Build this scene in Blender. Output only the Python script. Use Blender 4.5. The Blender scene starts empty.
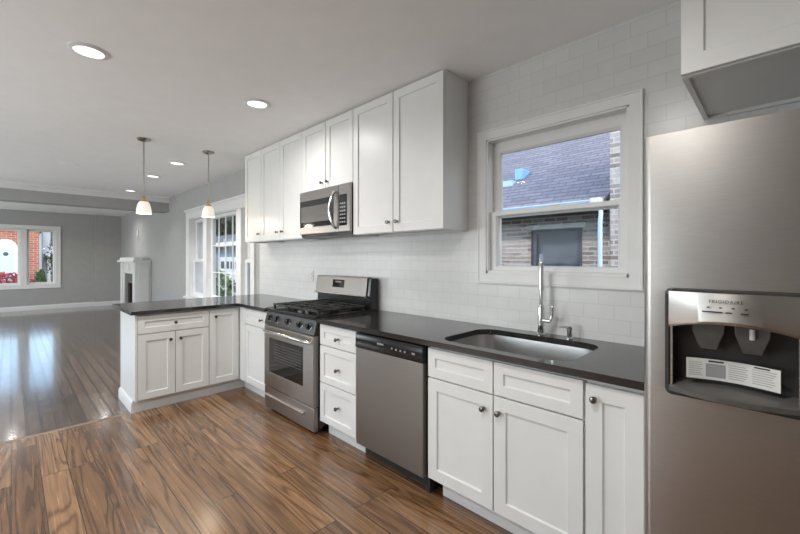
import bpy, bmesh, math, random
from mathutils import Vector, Matrix
random.seed(7)
D = bpy.data
SC = bpy.context.scene
COL = SC.collection

# ------------------------------------------------------------------ camera
CAM_H = 1.29
cam_d = D.cameras.new('camera')
cam_d.sensor_width = 36.0
cam_d.lens = 17.228
cam_d.shift_y = -0.01
cam_d.clip_start = 0.05
cam_d.clip_end = 300
cam = D.objects.new('camera', cam_d)
COL.objects.link(cam)
cam.location = (0, 0, CAM_H)
cam.rotation_euler = (math.radians(90), 0, math.radians(44.56))
SC.camera = cam

# ------------------------------------------------------------------ world, sun, added fill panels, exposure
SC.view_settings.view_transform = 'Standard'
SC.view_settings.look = 'None'
SC.view_settings.gamma = 1.0
SC.view_settings.use_curve_mapping = False
SC.view_settings.exposure = 0.05

world = D.worlds.new('sky')
SC.world = world
world.use_nodes = True
wn = world.node_tree.nodes
wl = world.node_tree.links
sky = wn.new('ShaderNodeTexSky')
sky.sky_type = 'NISHITA'
sky.sun_disc = False
sky.sun_elevation = math.radians(38)
sky.sun_rotation = math.radians(100)
sky.air_density = 1.0
sky.dust_density = 2.0
bg = wn['Background']
bg.inputs['Strength'].default_value = 0.45
wl.new(sky.outputs['Color'], bg.inputs['Color'])

sun_d = D.lights.new('sun', 'SUN')
sun_d.energy = 2.4
sun_d.angle = math.radians(3)
sun_d.color = (1.0, 0.95, 0.88)
sun = D.objects.new('sun', sun_d)
COL.objects.link(sun)
sun.location = (-20, -20, 25)
sun.rotation_euler = Vector((0.45, 0.62, -0.50)).to_track_quat('-Z', 'Y').to_euler()

def area(name, loc, direction, sx, sy, power, color=(1, 1, 1), shape='RECTANGLE', spread=180):
    l = D.lights.new(name, 'AREA')
    l.shape = shape
    l.size = sx
    if shape == 'RECTANGLE':
        l.size_y = sy
    l.energy = power
    l.color = color
    l.spread = math.radians(spread)
    o = D.objects.new(name, l)
    COL.objects.link(o)
    o.location = loc
    o.rotation_euler = Vector(direction).to_track_quat('-Z', 'Y').to_euler()
    return o

# fill panels added outside the unseen rear openings to brighten the rooms
area('added_fill_rear', (-3.4, -2.75, 1.32), (0, 1, 0.35), 2.8, 1.4, 88, (0.90, 0.955, 1.0))
area('added_fill_dining', (-7.6, -2.75, 1.32), (0, 1, 0.35), 2.6, 1.4, 75, (0.90, 0.955, 1.0))
area('added_fill_living', (-11.6, -2.75, 1.32), (0, 1, 0.35), 2.4, 1.4, 62, (0.90, 0.955, 1.0))

# ------------------------------------------------------------------ materials
def new_mat(name):
    m = D.materials.new(name)
    m.use_nodes = True
    nt = m.node_tree
    return m, nt.nodes, nt.links, nt.nodes['Principled BSDF']

def setp(b, color=None, rough=None, metal=None, spec=None, coat=None, coat_rough=None):
    if color is not None: b.inputs['Base Color'].default_value = (*color, 1)
    if rough is not None: b.inputs['Roughness'].default_value = rough
    if metal is not None: b.inputs['Metallic'].default_value = metal
    if spec is not None: b.inputs['Specular IOR Level'].default_value = spec
    if coat is not None: b.inputs['Coat Weight'].default_value = coat
    if coat_rough is not None: b.inputs['Coat Roughness'].default_value = coat_rough

def pos_node(n, l, scale=(1, 1, 1), rot=(0, 0, 0)):
    g = n.new('ShaderNodeNewGeometry')
    mp = n.new('ShaderNodeMapping')
    mp.inputs['Scale'].default_value = scale
    mp.inputs['Rotation'].default_value = rot
    l.new(g.outputs['Position'], mp.inputs['Vector'])
    return mp.outputs['Vector']

def ramp(n, l, fac, stops):
    r = n.new('ShaderNodeValToRGB')
    els = r.color_ramp.elements
    while len(els) < len(stops):
        els.new(0.5)
    for e, (p, c) in zip(els, stops):
        e.position = p
        e.color = (*c, 1)
    l.new(fac, r.inputs['Fac'])
    return r.outputs['Color']

def math_n(n, l, op, a, b=None):
    m = n.new('ShaderNodeMath')
    m.operation = op
    for i, v in enumerate((a, b)):
        if v is None: continue
        if isinstance(v, (int, float)): m.inputs[i].default_value = v
        else: l.new(v, m.inputs[i])
    return m.outputs[0]

def mix_c(n, l, fac, a, b, mode='MIX'):
    m = n.new('ShaderNodeMix')
    m.data_type = 'RGBA'
    m.blend_type = mode
    for s, v in ((0, fac), (6, a), (7, b)):
        if isinstance(v, (int, float)): m.inputs[s].default_value = v
        elif isinstance(v, tuple): m.inputs[s].default_value = (*v, 1)
        else: l.new(v, m.inputs[s])
    return m.outputs[2]

def noise(n, l, vec, scale, detail=3, rough=0.5, dist=0.0):
    t = n.new('ShaderNodeTexNoise')
    t.inputs['Scale'].default_value = scale
    t.inputs['Detail'].default_value = detail
    t.inputs['Roughness'].default_value = rough
    t.inputs['Distortion'].default_value = dist
    l.new(vec, t.inputs['Vector'])
    return t.outputs['Fac']

def bump(n, l, b, h, strength, dist=0.002):
    bp = n.new('ShaderNodeBump')
    bp.inputs['Strength'].default_value = strength
    bp.inputs['Distance'].default_value = dist
    l.new(h, bp.inputs['Height'])
    l.new(bp.outputs['Normal'], b.inputs['Normal'])

def paint(name, color, rough=0.5, var=0.04, bumpy=0.06, scale=9, spec=0.5):
    m, n, l, b = new_mat(name)
    setp(b, color, rough, spec=spec)
    v = pos_node(n, l)
    f = noise(n, l, v, scale, 3)
    c0 = tuple(x * (1 - var) for x in color)
    c1 = tuple(min(1, x * (1 + var)) for x in color)
    l.new(ramp(n, l, f, [(0.3, c0), (0.7, c1)]), b.inputs['Base Color'])
    if bumpy:
        bump(n, l, b, noise(n, l, v, 160, 2), bumpy, 0.001)
    return m

def metal(name, color, rough=0.3, stretch=(1, 1, 1), var=0.06):
    m, n, l, b = new_mat(name)
    setp(b, color, rough, 1.0)
    v = pos_node(n, l, stretch)
    f = noise(n, l, v, 30, 2)
    l.new(ramp(n, l, f, [(0.25, tuple(x * (1 - var) for x in color)), (0.75, tuple(min(1, x * (1 + var)) for x in color))]), b.inputs['Base Color'])
    r = n.new('ShaderNodeMapRange')
    r.inputs['To Min'].default_value = rough * 0.85
    r.inputs['To Max'].default_value = rough * 1.2
    l.new(f, r.inputs['Value'])
    l.new(r.outputs[0], b.inputs['Roughness'])
    return m

def glossy_dark(name, color, rough=0.1, spec=0.5):
    m, n, l, b = new_mat(name)
    setp(b, color, rough, spec=spec)
    v = pos_node(n, l)
    f = noise(n, l, v, 40, 3)
    l.new(ramp(n, l, f, [(0.3, tuple(x * 0.9 for x in color)), (0.7, tuple(x * 1.1 for x in color))]), b.inputs['Base Color'])
    return m

def emit(name, color, strength, base=(0.8, 0.8, 0.8)):
    m, n, l, b = new_mat(name)
    setp(b, base, 0.4)
    b.inputs['Emission Color'].default_value = (*color, 1)
    b.inputs['Emission Strength'].default_value = strength
    return m

def glass(name, tint=(0.97, 0.98, 0.98), refl=0.5):
    m = D.materials.new(name)
    m.use_nodes = True
    n, l = m.node_tree.nodes, m.node_tree.links
    n.remove(n['Principled BSDF'])
    t = n.new('ShaderNodeBsdfTransparent')
    t.inputs['Color'].default_value = (*tint, 1)
    g = n.new('ShaderNodeBsdfGlossy')
    g.inputs['Roughness'].default_value = 0.02
    fr = n.new('ShaderNodeFresnel')
    fr.inputs['IOR'].default_value = 1.45
    f = math_n(n, l, 'MULTIPLY', fr.outputs[0], refl)
    mx = n.new('ShaderNodeMixShader')
    l.new(f, mx.inputs[0])
    l.new(t.outputs[0], mx.inputs[1])
    l.new(g.outputs[0], mx.inputs[2])
    l.new(mx.outputs[0], n['Material Output'].inputs['Surface'])
    return m

def plank_mat(name, row, length, stops, grain, rough, dark=0.55, seam=0.0022, coat=0.5, crough=0.18, bstr=0.35):
    m, n, l, b = new_mat(name)
    v = pos_node(n, l)
    br = n.new('ShaderNodeTexBrick')
    br.inputs['Color1'].default_value = (0, 0, 0, 1)
    br.inputs['Color2'].default_value = (1, 1, 1, 1)
    br.inputs['Mortar'].default_value = (0.5, 0.5, 0.5, 1)
    br.inputs['Scale'].default_value = 1
    br.inputs['Mortar Size'].default_value = seam
    br.inputs['Mortar Smooth'].default_value = 0.3
    br.inputs['Brick Width'].default_value = length
    br.inputs['Row Height'].default_value = row
    br.offset = 0.37
    br.offset_frequency = 3
    l.new(v, br.inputs['Vector'])
    tone = br.outputs['Color']
    rnd = math_n(n, l, 'MULTIPLY', tone, 37.0)
    cmb = n.new('ShaderNodeCombineXYZ')
    l.new(rnd, cmb.inputs[0]); l.new(rnd, cmb.inputs[1]); l.new(rnd, cmb.inputs[2])
    add = n.new('ShaderNodeVectorMath'); add.operation = 'ADD'
    l.new(v, add.inputs[0]); l.new(cmb.outputs[0], add.inputs[1])
    mp = n.new('ShaderNodeMapping'); mp.inputs['Scale'].default_value = (1.1, 30, 1)
    l.new(add.outputs[0], mp.inputs['Vector'])
    fine = noise(n, l, mp.outputs[0], 1.6, 5, 0.6, 0.4)
    mp2 = n.new('ShaderNodeMapping'); mp2.inputs['Scale'].default_value = (0.5, 7.5, 1)
    l.new(add.outputs[0], mp2.inputs['Vector'])
    broad = noise(n, l, mp2.outputs[0], 1.0, 2, 0.4, 0.8)
    rings = math_n(n, l, 'SINE', math_n(n, l, 'ADD', math_n(n, l, 'MULTIPLY', broad, 70.0), math_n(n, l, 'MULTIPLY', fine, 5.0)))
    rings = math_n(n, l, 'POWER', math_n(n, l, 'ABSOLUTE', math_n(n, l, 'MULTIPLY', math_n(n, l, 'ADD', rings, 1.0), 0.5)), 3.0)
    base = ramp(n, l, tone, stops)
    c1 = mix_c(n, l, math_n(n, l, 'MULTIPLY', rings, grain), base, (0.30, 0.24, 0.20), 'MULTIPLY')
    fr = ramp(n, l, fine, [(0.30, (dark, dark, dark)), (0.62, (1.12, 1.1, 1.06))])
    c2 = mix_c(n, l, 1.0, c1, fr, 'MULTIPLY')
    c3 = mix_c(n, l, math_n(n, l, 'MULTIPLY', br.outputs['Fac'], 0.75), c2, (0.02, 0.013, 0.01))
    l.new(c3, b.inputs['Base Color'])
    rr = n.new('ShaderNodeMapRange')
    rr.inputs['To Min'].default_value = rough * 0.8
    rr.inputs['To Max'].default_value = rough * 1.35
    l.new(fine, rr.inputs['Value'])
    l.new(rr.outputs[0], b.inputs['Roughness'])
    setp(b, spec=0.5, coat=coat, coat_rough=crough)
    wav = noise(n, l, v, 7, 2)
    h = math_n(n, l, 'ADD', math_n(n, l, 'MULTIPLY', br.outputs['Fac'], -0.8), math_n(n, l, 'ADD', math_n(n, l, 'MULTIPLY', fine, 0.18), math_n(n, l, 'MULTIPLY', wav, 0.9)))
    bump(n, l, b, h, bstr, 0.002)
    return m

def brick_mat(name, axis, c1, c2, mortar, w, h, ms, rough=0.85, strength=0.5, dist=0.004, spec=0.5, smooth=0.15, var=1.0):
    """axis: which world axis runs along the courses ('x' or 'y')"""
    m, n, l, b = new_mat(name)
    g = n.new('ShaderNodeNewGeometry')
    sp = n.new('ShaderNodeSeparateXYZ')
    l.new(g.outputs['Position'], sp.inputs[0])
    cb = n.new('ShaderNodeCombineXYZ')
    l.new(sp.outputs[0 if axis == 'x' else 1], cb.inputs[0])
    l.new(sp.outputs[2], cb.inputs[1])
    br = n.new('ShaderNodeTexBrick')
    br.inputs['Color1'].default_value = (*c1, 1)
    br.inputs['Color2'].default_value = (*c2, 1)
    br.inputs['Mortar'].default_value = (*mortar, 1)
    br.inputs['Scale'].default_value = 1
    br.inputs['Mortar Size'].default_value = ms
    br.inputs['Mortar Smooth'].default_value = smooth
    br.inputs['Brick Width'].default_value = w
    br.inputs['Row Height'].default_value = h
    l.new(cb.outputs[0], br.inputs['Vector'])
    f = noise(n, l, cb.outputs[0], 20, 3)
    c = mix_c(n, l, 1.0, br.outputs['Color'], ramp(n, l, f, [(0.3, (1 - 0.14 * var,) * 3), (0.7, (1 + 0.08 * var,) * 3)]), 'MULTIPLY')
    l.new(c, b.inputs['Base Color'])
    setp(b, rough=rough, spec=spec)
    bump(n, l, b, math_n(n, l, 'SUBTRACT', 1.0, br.outputs['Fac']), strength, dist)
    return m

def leaf_mat(name, c1, c2):
    m, n, l, b = new_mat(name)
    setp(b, c1, 0.7)
    f = noise(n, l, pos_node(n, l), 3.5, 3)
    l.new(ramp(n, l, f, [(0.35, c1), (0.65, c2)]), b.inputs['Base Color'])
    return m

M = {}
M['white'] = paint('cabinet_white_paint', (0.72, 0.72, 0.705), 0.36, 0.015, 0.02)
M['trim'] = paint('trim_white_paint', (0.72, 0.72, 0.71), 0.4, 0.02, 0.03)
M['carcass'] = paint('cabinet_box_white', (0.70, 0.70, 0.69), 0.45, 0.02, 0.02)
M['ceiling'] = paint('ceiling_paint', (0.88, 0.88, 0.875), 0.85, 0.015, 0.05)
M['wall'] = paint('grey_wall_paint', (0.38, 0.375, 0.365), 0.7, 0.03, 0.08)
M['tile'] = brick_mat('white_subway_tile', 'x', (0.62, 0.62, 0.61), (0.65, 0.65, 0.64), (0.55, 0.55, 0.54), 0.15, 0.075, 0.0018, 0.25, 0.25, 0.001, var=0.12)
M['floor_k'] = plank_mat('kitchen_oak_planks', 0.125, 1.55,
    [(0.0, (0.165, 0.084, 0.040)), (0.35, (0.215, 0.113, 0.054)), (0.7, (0.262, 0.143, 0.070)), (1.0, (0.34, 0.192, 0.096))], 0.72, 0.24, 0.62, 0.003)
M['floor_l'] = plank_mat('living_oak_strips', 0.085, 1.2,
    [(0.0, (0.095, 0.060, 0.043)), (0.5, (0.150, 0.100, 0.073)), (1.0, (0.215, 0.148, 0.110))], 0.5, 0.19, 0.55, 0.008, 0.7, 0.11, 1.5)
M['threshold'] = paint('threshold_oak', (0.24, 0.17, 0.12), 0.3, 0.1, 0.0)
M['steel_d'] = metal('brushed_stainless_dimmed', (0.27, 0.245, 0.225), 0.36, (1, 1, 14), 0.04)  # dim reflections on dishwasher and backguard put into a darker steel colour
M['steel'] = metal('brushed_stainless', (0.46, 0.44, 0.42), 0.34, (1, 1, 14), 0.04)
M['steel_h'] = metal('brushed_stainless_horizontal', (0.38, 0.355, 0.335), 0.32, (1, 1, 18))
M['steel_l'] = metal('polished_steel_bar', (0.72, 0.71, 0.69), 0.18)
M['sinksteel'] = metal('sink_steel', (0.60, 0.59, 0.58), 0.28, (0.1, 0.1, 0.1), 0.02)
M['chrome'] = metal('faucet_chrome', (0.74, 0.74, 0.74), 0.09)
M['nickel'] = metal('dark_nickel_knob', (0.20, 0.185, 0.17), 0.25)
M['brushednickel'] = metal('pendant_nickel', (0.42, 0.39, 0.35), 0.3)
M['brass'] = metal('pendant_brass', (0.55, 0.40, 0.18), 0.3)
M['black'] = glossy_dark('black_enamel', (0.012, 0.012, 0.012), 0.16)
M['blackm'] = glossy_dark('black_matte_iron', (0.018, 0.018, 0.018), 0.5)
M['blackglass'] = glossy_dark('oven_black_glass', (0.010, 0.010, 0.011), 0.05, 0.7)
M['darkplastic'] = glossy_dark('dark_grey_plastic', (0.035, 0.033, 0.032), 0.35)
M['greyplastic'] = glossy_dark('mid_grey_plastic', (0.10, 0.095, 0.09), 0.35)
M['mark'] = paint('grey_print', (0.30, 0.30, 0.30), 0.5, 0.02, 0)
M['markdark'] = paint('dark_print', (0.04, 0.04, 0.04), 0.5, 0.02, 0)
M['paper'] = paint('paper_label', (0.66, 0.65, 0.62), 0.6, 0.02, 0)
M['plate'] = paint('white_plastic', (0.64, 0.64, 0.62), 0.4, 0.02, 0)
M['glass'] = glass('window_glass', refl=0.15)
M['shade'] = emit('frosted_lamp_glass', (1.0, 0.90, 0.76), 0.34, (0.85, 0.82, 0.76))
M['lens'] = emit('lit_lamp_lens', (1.0, 0.97, 0.92), 1.6)
# granite
m, n, l, b = new_mat('black_granite')
v = pos_node(n, l)
f = noise(n, l, v, 260, 2, 0.6)
l.new(ramp(n, l, f, [(0.45, (0.018, 0.017, 0.016)), (0.62, (0.030, 0.028, 0.027)), (0.75, (0.07, 0.066, 0.062))]), b.inputs['Base Color'])
setp(b, rough=0.13, spec=0.5)
b.inputs['IOR'].default_value = 1.72
M['granite'] = m
# exterior
M['bricky'] = brick_mat('tan_brown_brick', 'x', (0.24, 0.18, 0.155), (0.52, 0.45, 0.41), (0.58, 0.56, 0.54), 0.165, 0.058, 0.008)
M['brickp'] = brick_mat('pale_brick', 'x', (0.22, 0.19, 0.18), (0.50, 0.47, 0.46), (0.55, 0.53, 0.52), 0.165, 0.058, 0.008)
M['brickr'] = brick_mat('red_brick', 'y', (0.26, 0.085, 0.055), (0.36, 0.13, 0.09), (0.40, 0.33, 0.30), 0.42, 0.15, 0.016)
M['stone'] = paint('pale_stone', (0.62, 0.63, 0.62), 0.8, 0.15, 0.1, 5)
M['shingle'] = brick_mat('grey_shingles', 'x', (0.20, 0.20, 0.24), (0.27, 0.27, 0.32), (0.12, 0.12, 0.15), 0.26, 0.062, 0.007)
M['gutterblue'] = paint('pale_blue_metal', (0.45, 0.62, 0.78), 0.4, 0.05, 0)
M['ventblue'] = paint('blue_roof_vent_metal', (0.25, 0.50, 0.80), 0.45, 0.06, 0)
M['winframe'] = paint('slate_blue_frame', (0.055, 0.065, 0.095), 0.5, 0.05, 0)
M['winshade'] = paint('window_blind_grey', (0.12, 0.14, 0.17), 0.4, 0.05, 0)
M['siding'] = paint('pale_blue_siding', (0.17, 0.25, 0.34), 0.6, 0.06, 0)
M['sidinggrey'] = paint('pale_grey_siding', (0.46, 0.52, 0.58), 0.6, 0.06, 0)
M['sidingw'] = paint('white_boards', (0.72, 0.74, 0.75), 0.6, 0.04, 0)
M['roofd'] = paint('dark_roof', (0.10, 0.11, 0.13), 0.8, 0.1, 0)
M['lawn'] = leaf_mat('lawn', (0.06, 0.10, 0.035), (0.11, 0.15, 0.06))
M['leafd'] = leaf_mat('dark_leaves', (0.012, 0.028, 0.016), (0.035, 0.06, 0.03))
M['leafg'] = leaf_mat('green_leaves', (0.06, 0.13, 0.06), (0.14, 0.22, 0.11))
M['leafr'] = leaf_mat('red_leaves', (0.30, 0.05, 0.07), (0.48, 0.12, 0.14))
M['bark'] = paint('bark', (0.09, 0.075, 0.06), 0.9, 0.2, 0.2)
M['fridgegrey'] = paint('fridge_grey_enamel', (0.42, 0.415, 0.41), 0.45, 0.03, 0.03)
M['firebrick'] = paint('dark_red_firebox', (0.085, 0.020, 0.018), 0.7, 0.2, 0.1)
M['slate'] = paint('slate_surround', (0.10, 0.095, 0.092), 0.35, 0.2, 0.02, 14)

# ------------------------------------------------------------------ mesh helpers
ORG = {}

class MB:
    def __init__(s): s.bm = bmesh.new()
    def hexa(s, p):
        vs = [s.bm.verts.new(q) for q in p]
        for f in ((0, 1, 2, 3), (7, 6, 5, 4), (0, 4, 5, 1), (1, 5, 6, 2), (2, 6, 7, 3), (3, 7, 4, 0)):
            s.bm.faces.new([vs[i] for i in f])
        return s
    def box(s, x0, x1, y0, y1, z0, z1):
        x0, x1 = min(x0, x1), max(x0, x1); y0, y1 = min(y0, y1), max(y0, y1); z0, z1 = min(z0, z1), max(z0, z1)
        return s.hexa([(x0, y0, z0), (x1, y0, z0), (x1, y1, z0), (x0, y1, z0), (x0, y0, z1), (x1, y0, z1), (x1, y1, z1), (x0, y1, z1)])
    def prism(s, poly, fn, a0, a1):
        """poly: 2-D points, fn(p, q, a) -> 3-D point; extruded from a0 to a1"""
        A = [s.bm.verts.new(fn(p, q, a0)) for p, q in poly]
        B = [s.bm.verts.new(fn(p, q, a1)) for p, q in poly]
        s.bm.faces.new(A); s.bm.faces.new(B[::-1])
        k = len(poly)
        for i in range(k):
            s.bm.faces.new([A[i], B[i], B[(i + 1) % k], A[(i + 1) % k]])
        return s
    def rings(s, rings, cap0=True, cap1=True, closed=False):
        R = [[s.bm.verts.new(p) for p in r] for r in rings]
        k = len(R[0])
        pairs = list(zip(R[:-1], R[1:]))
        if closed: pairs.append((R[-1], R[0]))
        for A, B in pairs:
            for i in range(k):
                s.bm.faces.new([A[i], A[(i + 1) % k], B[(i + 1) % k], B[i]])
        if not closed:
            if cap0: s.bm.faces.new(R[0][::-1])
            if cap1: s.bm.faces.new(R[-1])
        return s
    def lathe(s, c, prof, n=20, axis=(0, 0, 1), cap0=True, cap1=True):
        """prof: (radius, distance along axis)"""
        ax = Vector(axis).normalized()
        u = ax.orthogonal().normalized(); w = ax.cross(u)
        c = Vector(c)
        return s.rings([[c + ax * d + (u * math.cos(2 * math.pi * i / n) + w * math.sin(2 * math.pi * i / n)) * max(r, 1e-5) for i in range(n)] for r, d in prof], cap0, cap1)
    def cyl(s, p0, p1, r, n=14, r1=None):
        p0, p1 = Vector(p0), Vector(p1)
        d = p1 - p0
        return s.lathe(p0, [(r, 0), (r if r1 is None else r1, d.length)], n, d)
    def tube(s, pts, r, n=10):
        pts = [Vector(p) for p in pts]
        rings = []
        prev = None
        for i, p in enumerate(pts):
            t = (pts[min(i + 1, len(pts) - 1)] - pts[max(i - 1, 0)]).normalized()
            u = t.orthogonal().normalized() if prev is None else (prev - t * prev.dot(t)).normalized()
            prev = u
            w = t.cross(u)
            rr = r[i] if isinstance(r, (list, tuple)) else r
            rings.append([p + (u * math.cos(2 * math.pi * k / n) + w * math.sin(2 * math.pi * k / n)) * rr for k in range(n)])
        return s.rings(rings)
    def build(s, name, mat, parent=None, bevel=0, smooth=True, label=None, kind=None, angle=35):
        bmesh.ops.recalc_face_normals(s.bm, faces=s.bm.faces[:])
        me = D.meshes.new(name)
        org = ORG.get(parent.name, Vector()) if parent else Vector()
        if parent: s.bm.transform(Matrix.Translation(-org))
        s.bm.to_mesh(me); s.bm.free()
        me.materials.append(M[mat] if isinstance(mat, str) else mat)
        if smooth:
            me.shade_smooth(); me.set_sharp_from_angle(angle=math.radians(angle))
        o = D.objects.new(name, me)
        COL.objects.link(o)
        if parent:
            o.parent = parent
            ORG[o.name] = org
        if bevel:
            bv = o.modifiers.new('bevel', 'BEVEL')
            bv.width = bevel; bv.segments = 2; bv.limit_method = 'ANGLE'; bv.angle_limit = math.radians(40)
        if label: o['label'] = label
        if kind: o['kind'] = kind
        return o

def recenter(o, p):
    p = Vector(p)
    o.data.transform(Matrix.Translation(-p)); o.location = p

def tag(o, label, cat, group=None, kind=None):
    o['label'] = label; o['category'] = cat
    if group: o['group'] = group
    if kind: o['kind'] = kind
    return o

def thing(name, loc, label, cat, group=None):
    o = D.objects.new(name, None)
    o.empty_display_size = 0.1
    COL.objects.link(o)
    o.location = loc
    ORG[o.name] = Vector(loc)
    return tag(o, label, cat, group)

def front_y(yf):            # fronts that face -y; a runs along x
    return lambda a, b, d: (a, yf - d, b)
def front_x(xf):            # fronts that face +x; a runs along y
    return lambda a, b, d: (xf + d, a, b)

def shaker(mb, P, a0, a1, b0, b1, rail=0.057, t=0.019, rec=0.009):
    c = 0.0015
    def ring(i, d): return [P(a0 + i, b0 + i, d), P(a1 - i, b0 + i, d), P(a1 - i, b1 - i, d), P(a0 + i, b1 - i, d)]
    return mb.rings([ring(0, -t), ring(0, -c), ring(c, 0), ring(rail, 0), ring(rail + 0.0045, -rec)])

def knob(P, a, b, parent, axis, r=0.0138):
    mb = MB()
    mb.lathe(P(a, b, -0.001), [(0.009, 0), (0.007, 0.004), (0.0055, 0.012), (0.008, 0.016), (r, 0.020), (r, 0.024), (r * 0.8, 0.029), (r * 0.3, 0.031)], 14, axis)
    return mb.build('knob', 'nickel', parent, label=None)

def wall_x(name, mat, y0, y1, x0, x1, z0, z1, holes):
    """wall slab running along x between y0 and y1, with rectangular holes (xa, xb, za, zb)"""
    mb = MB()
    xs = sorted(holes)
    cur = x0
    for xa, xb, za, zb in xs:
        if xa > cur: mb.box(cur, xa, y0, y1, z0, z1)
        if za > z0: mb.box(xa, xb, y0, y1, z0, za)
        if zb < z1: mb.box(xa, xb, y0, y1, zb, z1)
        cur = xb
    if cur < x1: mb.box(cur, x1, y0, y1, z0, z1)
    return mb.build(name, mat, kind='structure', smooth=False)

def wall_y(name, mat, x0, x1, y0, y1, z0, z1, holes):
    mb = MB()
    cur = y0
    for ya, yb, za, zb in sorted(holes):
        if ya > cur: mb.box(x0, x1, cur, ya, z0, z1)
        if za > z0: mb.box(x0, x1, ya, yb, z0, za)
        if zb < z1: mb.box(x0, x1, ya, yb, zb, z1)
        cur = yb
    if cur < y1: mb.box(x0, x1, cur, y1, z0, z1)
    return mb.build(name, mat, kind='structure', smooth=False)

# ------------------------------------------------------------------ room shell
CEIL = 2.495
YW = 2.185          # cabinet wall
XF = -13.36         # far wall of the front room
XE = 1.35           # end wall past the fridge
YB = -2.45          # wall behind the camera
TILE_X = -4.62
W1 = (-1.355, -0.53, 1.196, 2.066)             # kitchen window opening (x0, x1, z0, z1)
W2 = (-7.30, -4.86, 0.64, 1.99)              # side window opening
W3 = (-1.95, 0.82, 0.63, 2.05)               # front window opening (y0, y1, z0, z1)

MB().box(-3.845, XE + 0.1, YB - 0.1, YW + 0.12, -0.12, 0).build('floor_kitchen', 'floor_k', kind='structure', smooth=False)
MB().box(XF - 0.1, -3.845, YB - 0.1, YW + 0.12, -0.12, 0).build('floor_living', 'floor_l', kind='structure', smooth=False)
MB().box(XF - 0.1, XE + 0.1, YB - 0.1, YW + 0.12, CEIL, CEIL + 0.1).build('ceiling', 'ceiling', kind='structure', smooth=False)
mb = MB(); mb.prism([(-0.02, 0), (-0.016, 0.004), (0.016, 0.004), (0.02, 0)], lambda p, q, a: (-3.862 + p, a, q), YB, 0.69)
mb.build('trim_1', 'threshold', kind='structure')

wall_x('wall_kitchen', 'tile', YW, YW + 0.19, TILE_X, XE, 0, CEIL, [W1])
wall_x('wall_right', 'wall', YW, YW + 0.30, XF, TILE_X, 0, CEIL, [W2])
wall_y('wall_far', 'wall', XF - 0.22, XF, YB, YW + 0.3, 0, CEIL, [W3])
MB().box(XF, XF + 0.11, 1.615, YW, 0, CEIL).build('wall_far_pier', 'wall', kind='structure', smooth=False)
wall_x('wall_back', 'wall', YB - 0.2, YB, XF, XE, 0, CEIL, [(-4.8, -2.0, 0.6, 2.05), (-8.9, -6.3, 0.6, 2.05), (-12.8, -10.4, 0.6, 2.05)])  # openings made for the added rear windows
wall_y('wall_end', 'wall', XE, XE + 0.12, YB, YW + 0.3, 0, CEIL, [])

# beam between the rooms with a crown moulding on the kitchen side
XB = -8.56
mb = MB(); mb.box(XB - 0.3, XB, YB, YW, 2.215, CEIL)
mb.build('trim_beam', 'wall', kind='structure', smooth=False)
prof = [(0, 0), (0.012, 0), (0.018, 0.014), (0.03, 0.026), (0.036, 0.045), (0.062, 0.068), (0.078, 0.075), (0.085, 0.092), (0.085, 0.10), (0, 0.10)]
mb = MB(); mb.prism(prof, lambda p, q, a: (XB + p, a, CEIL - 0.10 + q), YB, YW)
mb.build('trim_crown', 'trim', kind='structure')

def baseboard(name, fn, a0, a1):
    p = [(0, 0), (0.016, 0), (0.016, 0.085), (0.012, 0.10), (0.006, 0.112), (0, 0.115)]
    mb = MB(); mb.prism(p, fn, a0, a1)
    return mb.build(name, 'trim', kind='structure')
baseboard('baseboard_far', lambda p, q, a: (XF + p, a, q), YB, 1.615)
baseboard('baseboard_far_pier', lambda p, q, a: (XF + 0.11 + p, a, q), 1.60, YW)
baseboard('baseboard_right', lambda p, q, a: (a, YW - p, q), -9.90, -4.37)
baseboard('baseboard_right_corner', lambda p, q, a: (a, YW - p, q), XF + 0.13, -11.58)
baseboard('baseboard_back', lambda p, q, a: (a, YB + p, q), XF, XE)
baseboard('baseboard_end', lambda p, q, a: (XE - p, a, q), YB, YW - 0.9)

# ------------------------------------------------------------------ windows (part of the shell)
def casing_ring(mb, P, a0, a1, b0, b1, w, t0, t1):
    """a moulded frame outside the rectangle a0..a1 x b0..b1, w wide"""
    def ring(o, d): return [P(a0 - o, b0 - o, d), P(a1 + o, b0 - o, d), P(a1 + o, b1 + o, d), P(a0 - o, b1 + o, d)]
    mb.rings([ring(0, 0), ring(0, t0), ring(w * 0.12, t1 * 0.8), ring(w * 0.8, t1), ring(w * 0.86, t1 * 1.35), ring(w, t1 * 1.35), ring(w, 0)], closed=True)

def sash(mb, P, a0, a1, b0, b1, w, d0, d1, bw=None, tw=None):
    bw = bw or w
    tw = tw or w
    def ring(o, d, ob=None, ot=None):
        ob = o if ob is None else ob
        ot = o if ot is None else ot
        return [P(a0 + o, b0 + ob, d), P(a1 - o, b0 + ob, d), P(a1 - o, b1 - ot, d), P(a0 + o, b1 - ot, d)]
    mb.rings([ring(0, d0), ring(0, d1), ring(w * 0.75, d1, bw * 0.8, tw * 0.8), ring(w, d1 - 0.012, bw, tw), ring(w, d0, bw, tw)], closed=True)

def pane(P, a0, a1, b0, b1, d, parent):
    mb = MB()
    mb.hexa([P(a0, b0, d), P(a1, b0, d), P(a1, b0, d - 0.005), P(a0, b0, d - 0.005), P(a0, b1, d), P(a1, b1, d), P(a1, b1, d - 0.005), P(a0, b1, d - 0.005)])
    return mb.build('window_pane', 'glass', parent, smooth=False)

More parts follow.
